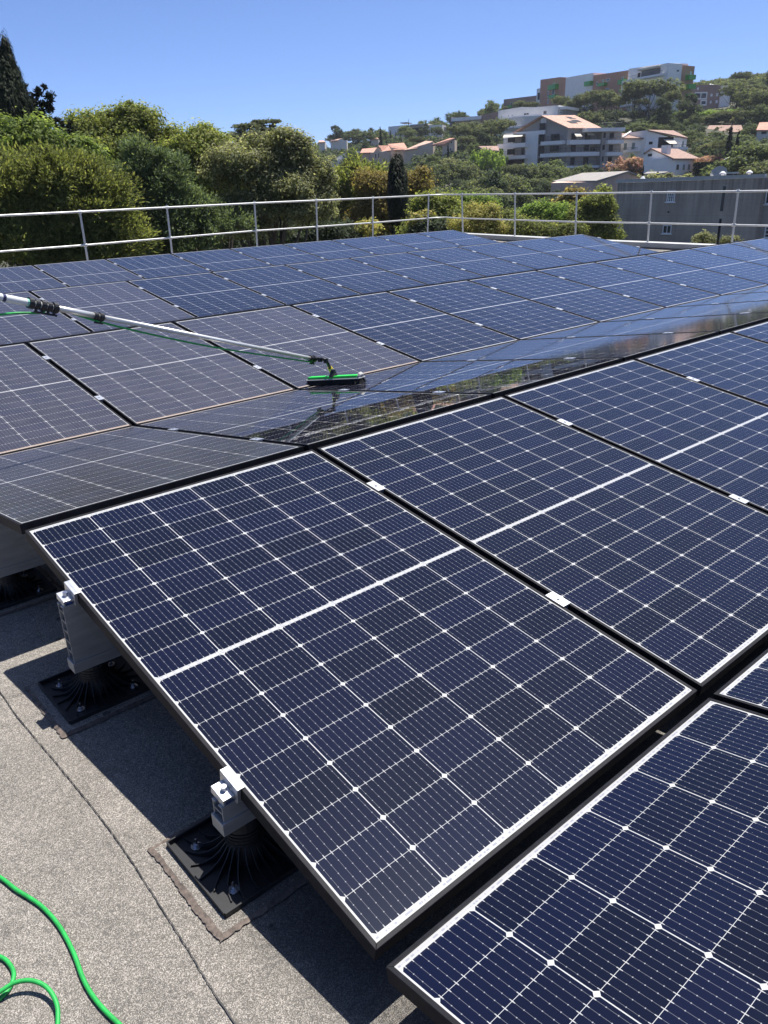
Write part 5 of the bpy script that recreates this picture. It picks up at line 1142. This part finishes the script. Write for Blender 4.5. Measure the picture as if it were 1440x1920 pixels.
def pxy(P):
    q = np.asarray(P)-CAM; z = q@_fw; return 720+FPX*(q@_r)/z, 960-FPX*(q@_u)/z
def blocked(cx, hw, ty, by, D):
    return any(cx+hw > x0 and cx-hw < x1 and ty < y1 and by > y0 and D < Db+14 for x0, y0, x1, y1, Db in KEEP)
WD = {'umbrella_pine': 3.0, 'dark_pine': 2.9, 'round_oak': 3.0, 'olive_shrub': 1.8}
cand = []
while len(cand) < 296 and tries < 40000:
    tries += 1
    az = rnd.uniform(AZ0, AZ1); D = 62*(400/62)**(rnd.random()**.75)
    x, y = CAM[0]+D*math.sin(R_(az)), CAM[1]+D*math.cos(R_(az)); z = ground_at(x, y)
    k0 = rnd.choices(['umbrella_pine', 'dark_pine', 'round_oak', 'olive_shrub'], [4, 3.2, 3.2, .8])[0]
    if D > 300: k0 = rnd.choice(['umbrella_pine', 'dark_pine', 'umbrella_pine'])
    for kind, s in ((k0, rnd.uniform(.75, 1.15)), (k0, .62), ('olive_shrub', rnd.uniform(.7, 1.1))):
        h = HT[kind]*s; w = WD[kind]*s
        if any((x-a)**2+(y-b)**2 < (.72*(w+c))**2 for a, b, c in placed): continue
        cx, ty = pxy((x, y, z+h)); _, by = pxy((x, y, z)); hw = w*FPX/D
        if cx < 560 and D < 150 or cx > 1460: continue
        if blocked(cx, hw, ty, by, D): continue
        sky_y = np.interp(cx, [0, 400, 560, 600, 700, 800, 860, 940, 1000, 1300, 1440, 1600], [300, 262, 258, 262, 250, 236, 222, 196, 190, 128, 121, 118])
        if ty < sky_y-2: continue
        placed.append((x, y, w)); cand.append((kind, x, y, z-.3, s, cx, (ty+by)/2)); break
groups = {}
for c_ in cand: groups.setdefault((c_[0], zone(c_[5], c_[6])), []).append(c_)
for (kind, zn), L in groups.items():
    L.sort(key=lambda c_: c_[5])
    for q_, c_ in enumerate(L):
        od = ORD[q_]+' from left' if q_ < len(ORD) else 'near the right end'
        lb = f'{KN[kind]} {zn}' + (f', {od}' if len(L) > 1 else ' on the slope')
        plant(kind, c_[1], c_[2], c_[3], c_[4], rnd.uniform(0, 6.28), lb, 'trees covering the hillside')
# dense low scrub between them, one countless mass
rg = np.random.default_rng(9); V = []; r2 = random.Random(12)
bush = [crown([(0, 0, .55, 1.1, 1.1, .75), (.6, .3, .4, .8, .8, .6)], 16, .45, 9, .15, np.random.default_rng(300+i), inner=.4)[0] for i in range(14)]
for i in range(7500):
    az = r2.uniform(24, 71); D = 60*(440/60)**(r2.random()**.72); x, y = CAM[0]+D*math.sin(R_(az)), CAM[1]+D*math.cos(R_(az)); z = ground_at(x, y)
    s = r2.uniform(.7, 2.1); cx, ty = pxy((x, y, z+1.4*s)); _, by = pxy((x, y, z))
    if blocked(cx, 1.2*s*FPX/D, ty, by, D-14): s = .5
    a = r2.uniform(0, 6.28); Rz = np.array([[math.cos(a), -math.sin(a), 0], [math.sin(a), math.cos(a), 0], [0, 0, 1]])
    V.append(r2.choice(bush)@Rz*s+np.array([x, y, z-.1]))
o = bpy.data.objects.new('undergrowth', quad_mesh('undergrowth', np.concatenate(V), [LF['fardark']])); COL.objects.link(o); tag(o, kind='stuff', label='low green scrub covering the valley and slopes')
# far pine wood on the hill crest at the right, read as one mass behind the individual pines
rg = np.random.default_rng(10); nb = 330; az = rg.uniform(58, 72, nb); D = rg.uniform(318, 430, nb); bl = []
x = CAM[0]+D*np.sin(np.radians(az)); y = CAM[1]+D*np.cos(np.radians(az)); z = gz(az, D)
V = []
for i in range(nb):
    v, _ = crown([(x[i], y[i], z[i]+4.6, 3.0, 3.0, 1.9)], 34, .8, 34, .20, rg, inner=.35); V.append(v)
o = bpy.data.objects.new('pine_wood', quad_mesh('pine_wood', np.concatenate(V), [LF['farpine']])); COL.objects.link(o); tag(o, kind='stuff', label='pine wood covering the hill crest at the right')

# ------------------------------------------------------------------ thin summer haze
m = bpy.data.materials.new('haze'); m.use_nodes = True; t = m.node_tree; t.nodes.remove(t.nodes['Principled BSDF'])
pv = t.nodes.new('ShaderNodeVolumePrincipled'); pv.inputs['Density'].default_value = .00018; pv.inputs['Color'].default_value = (.86, .92, 1.0, 1)
t.links.new(pv.outputs[0], t.nodes['Material Output'].inputs['Volume'])
b = MB(); b.box(-1260, 1260, -1260, 1260, -10.2, 72); o = b.build('haze', m); tag(o, kind='stuff')
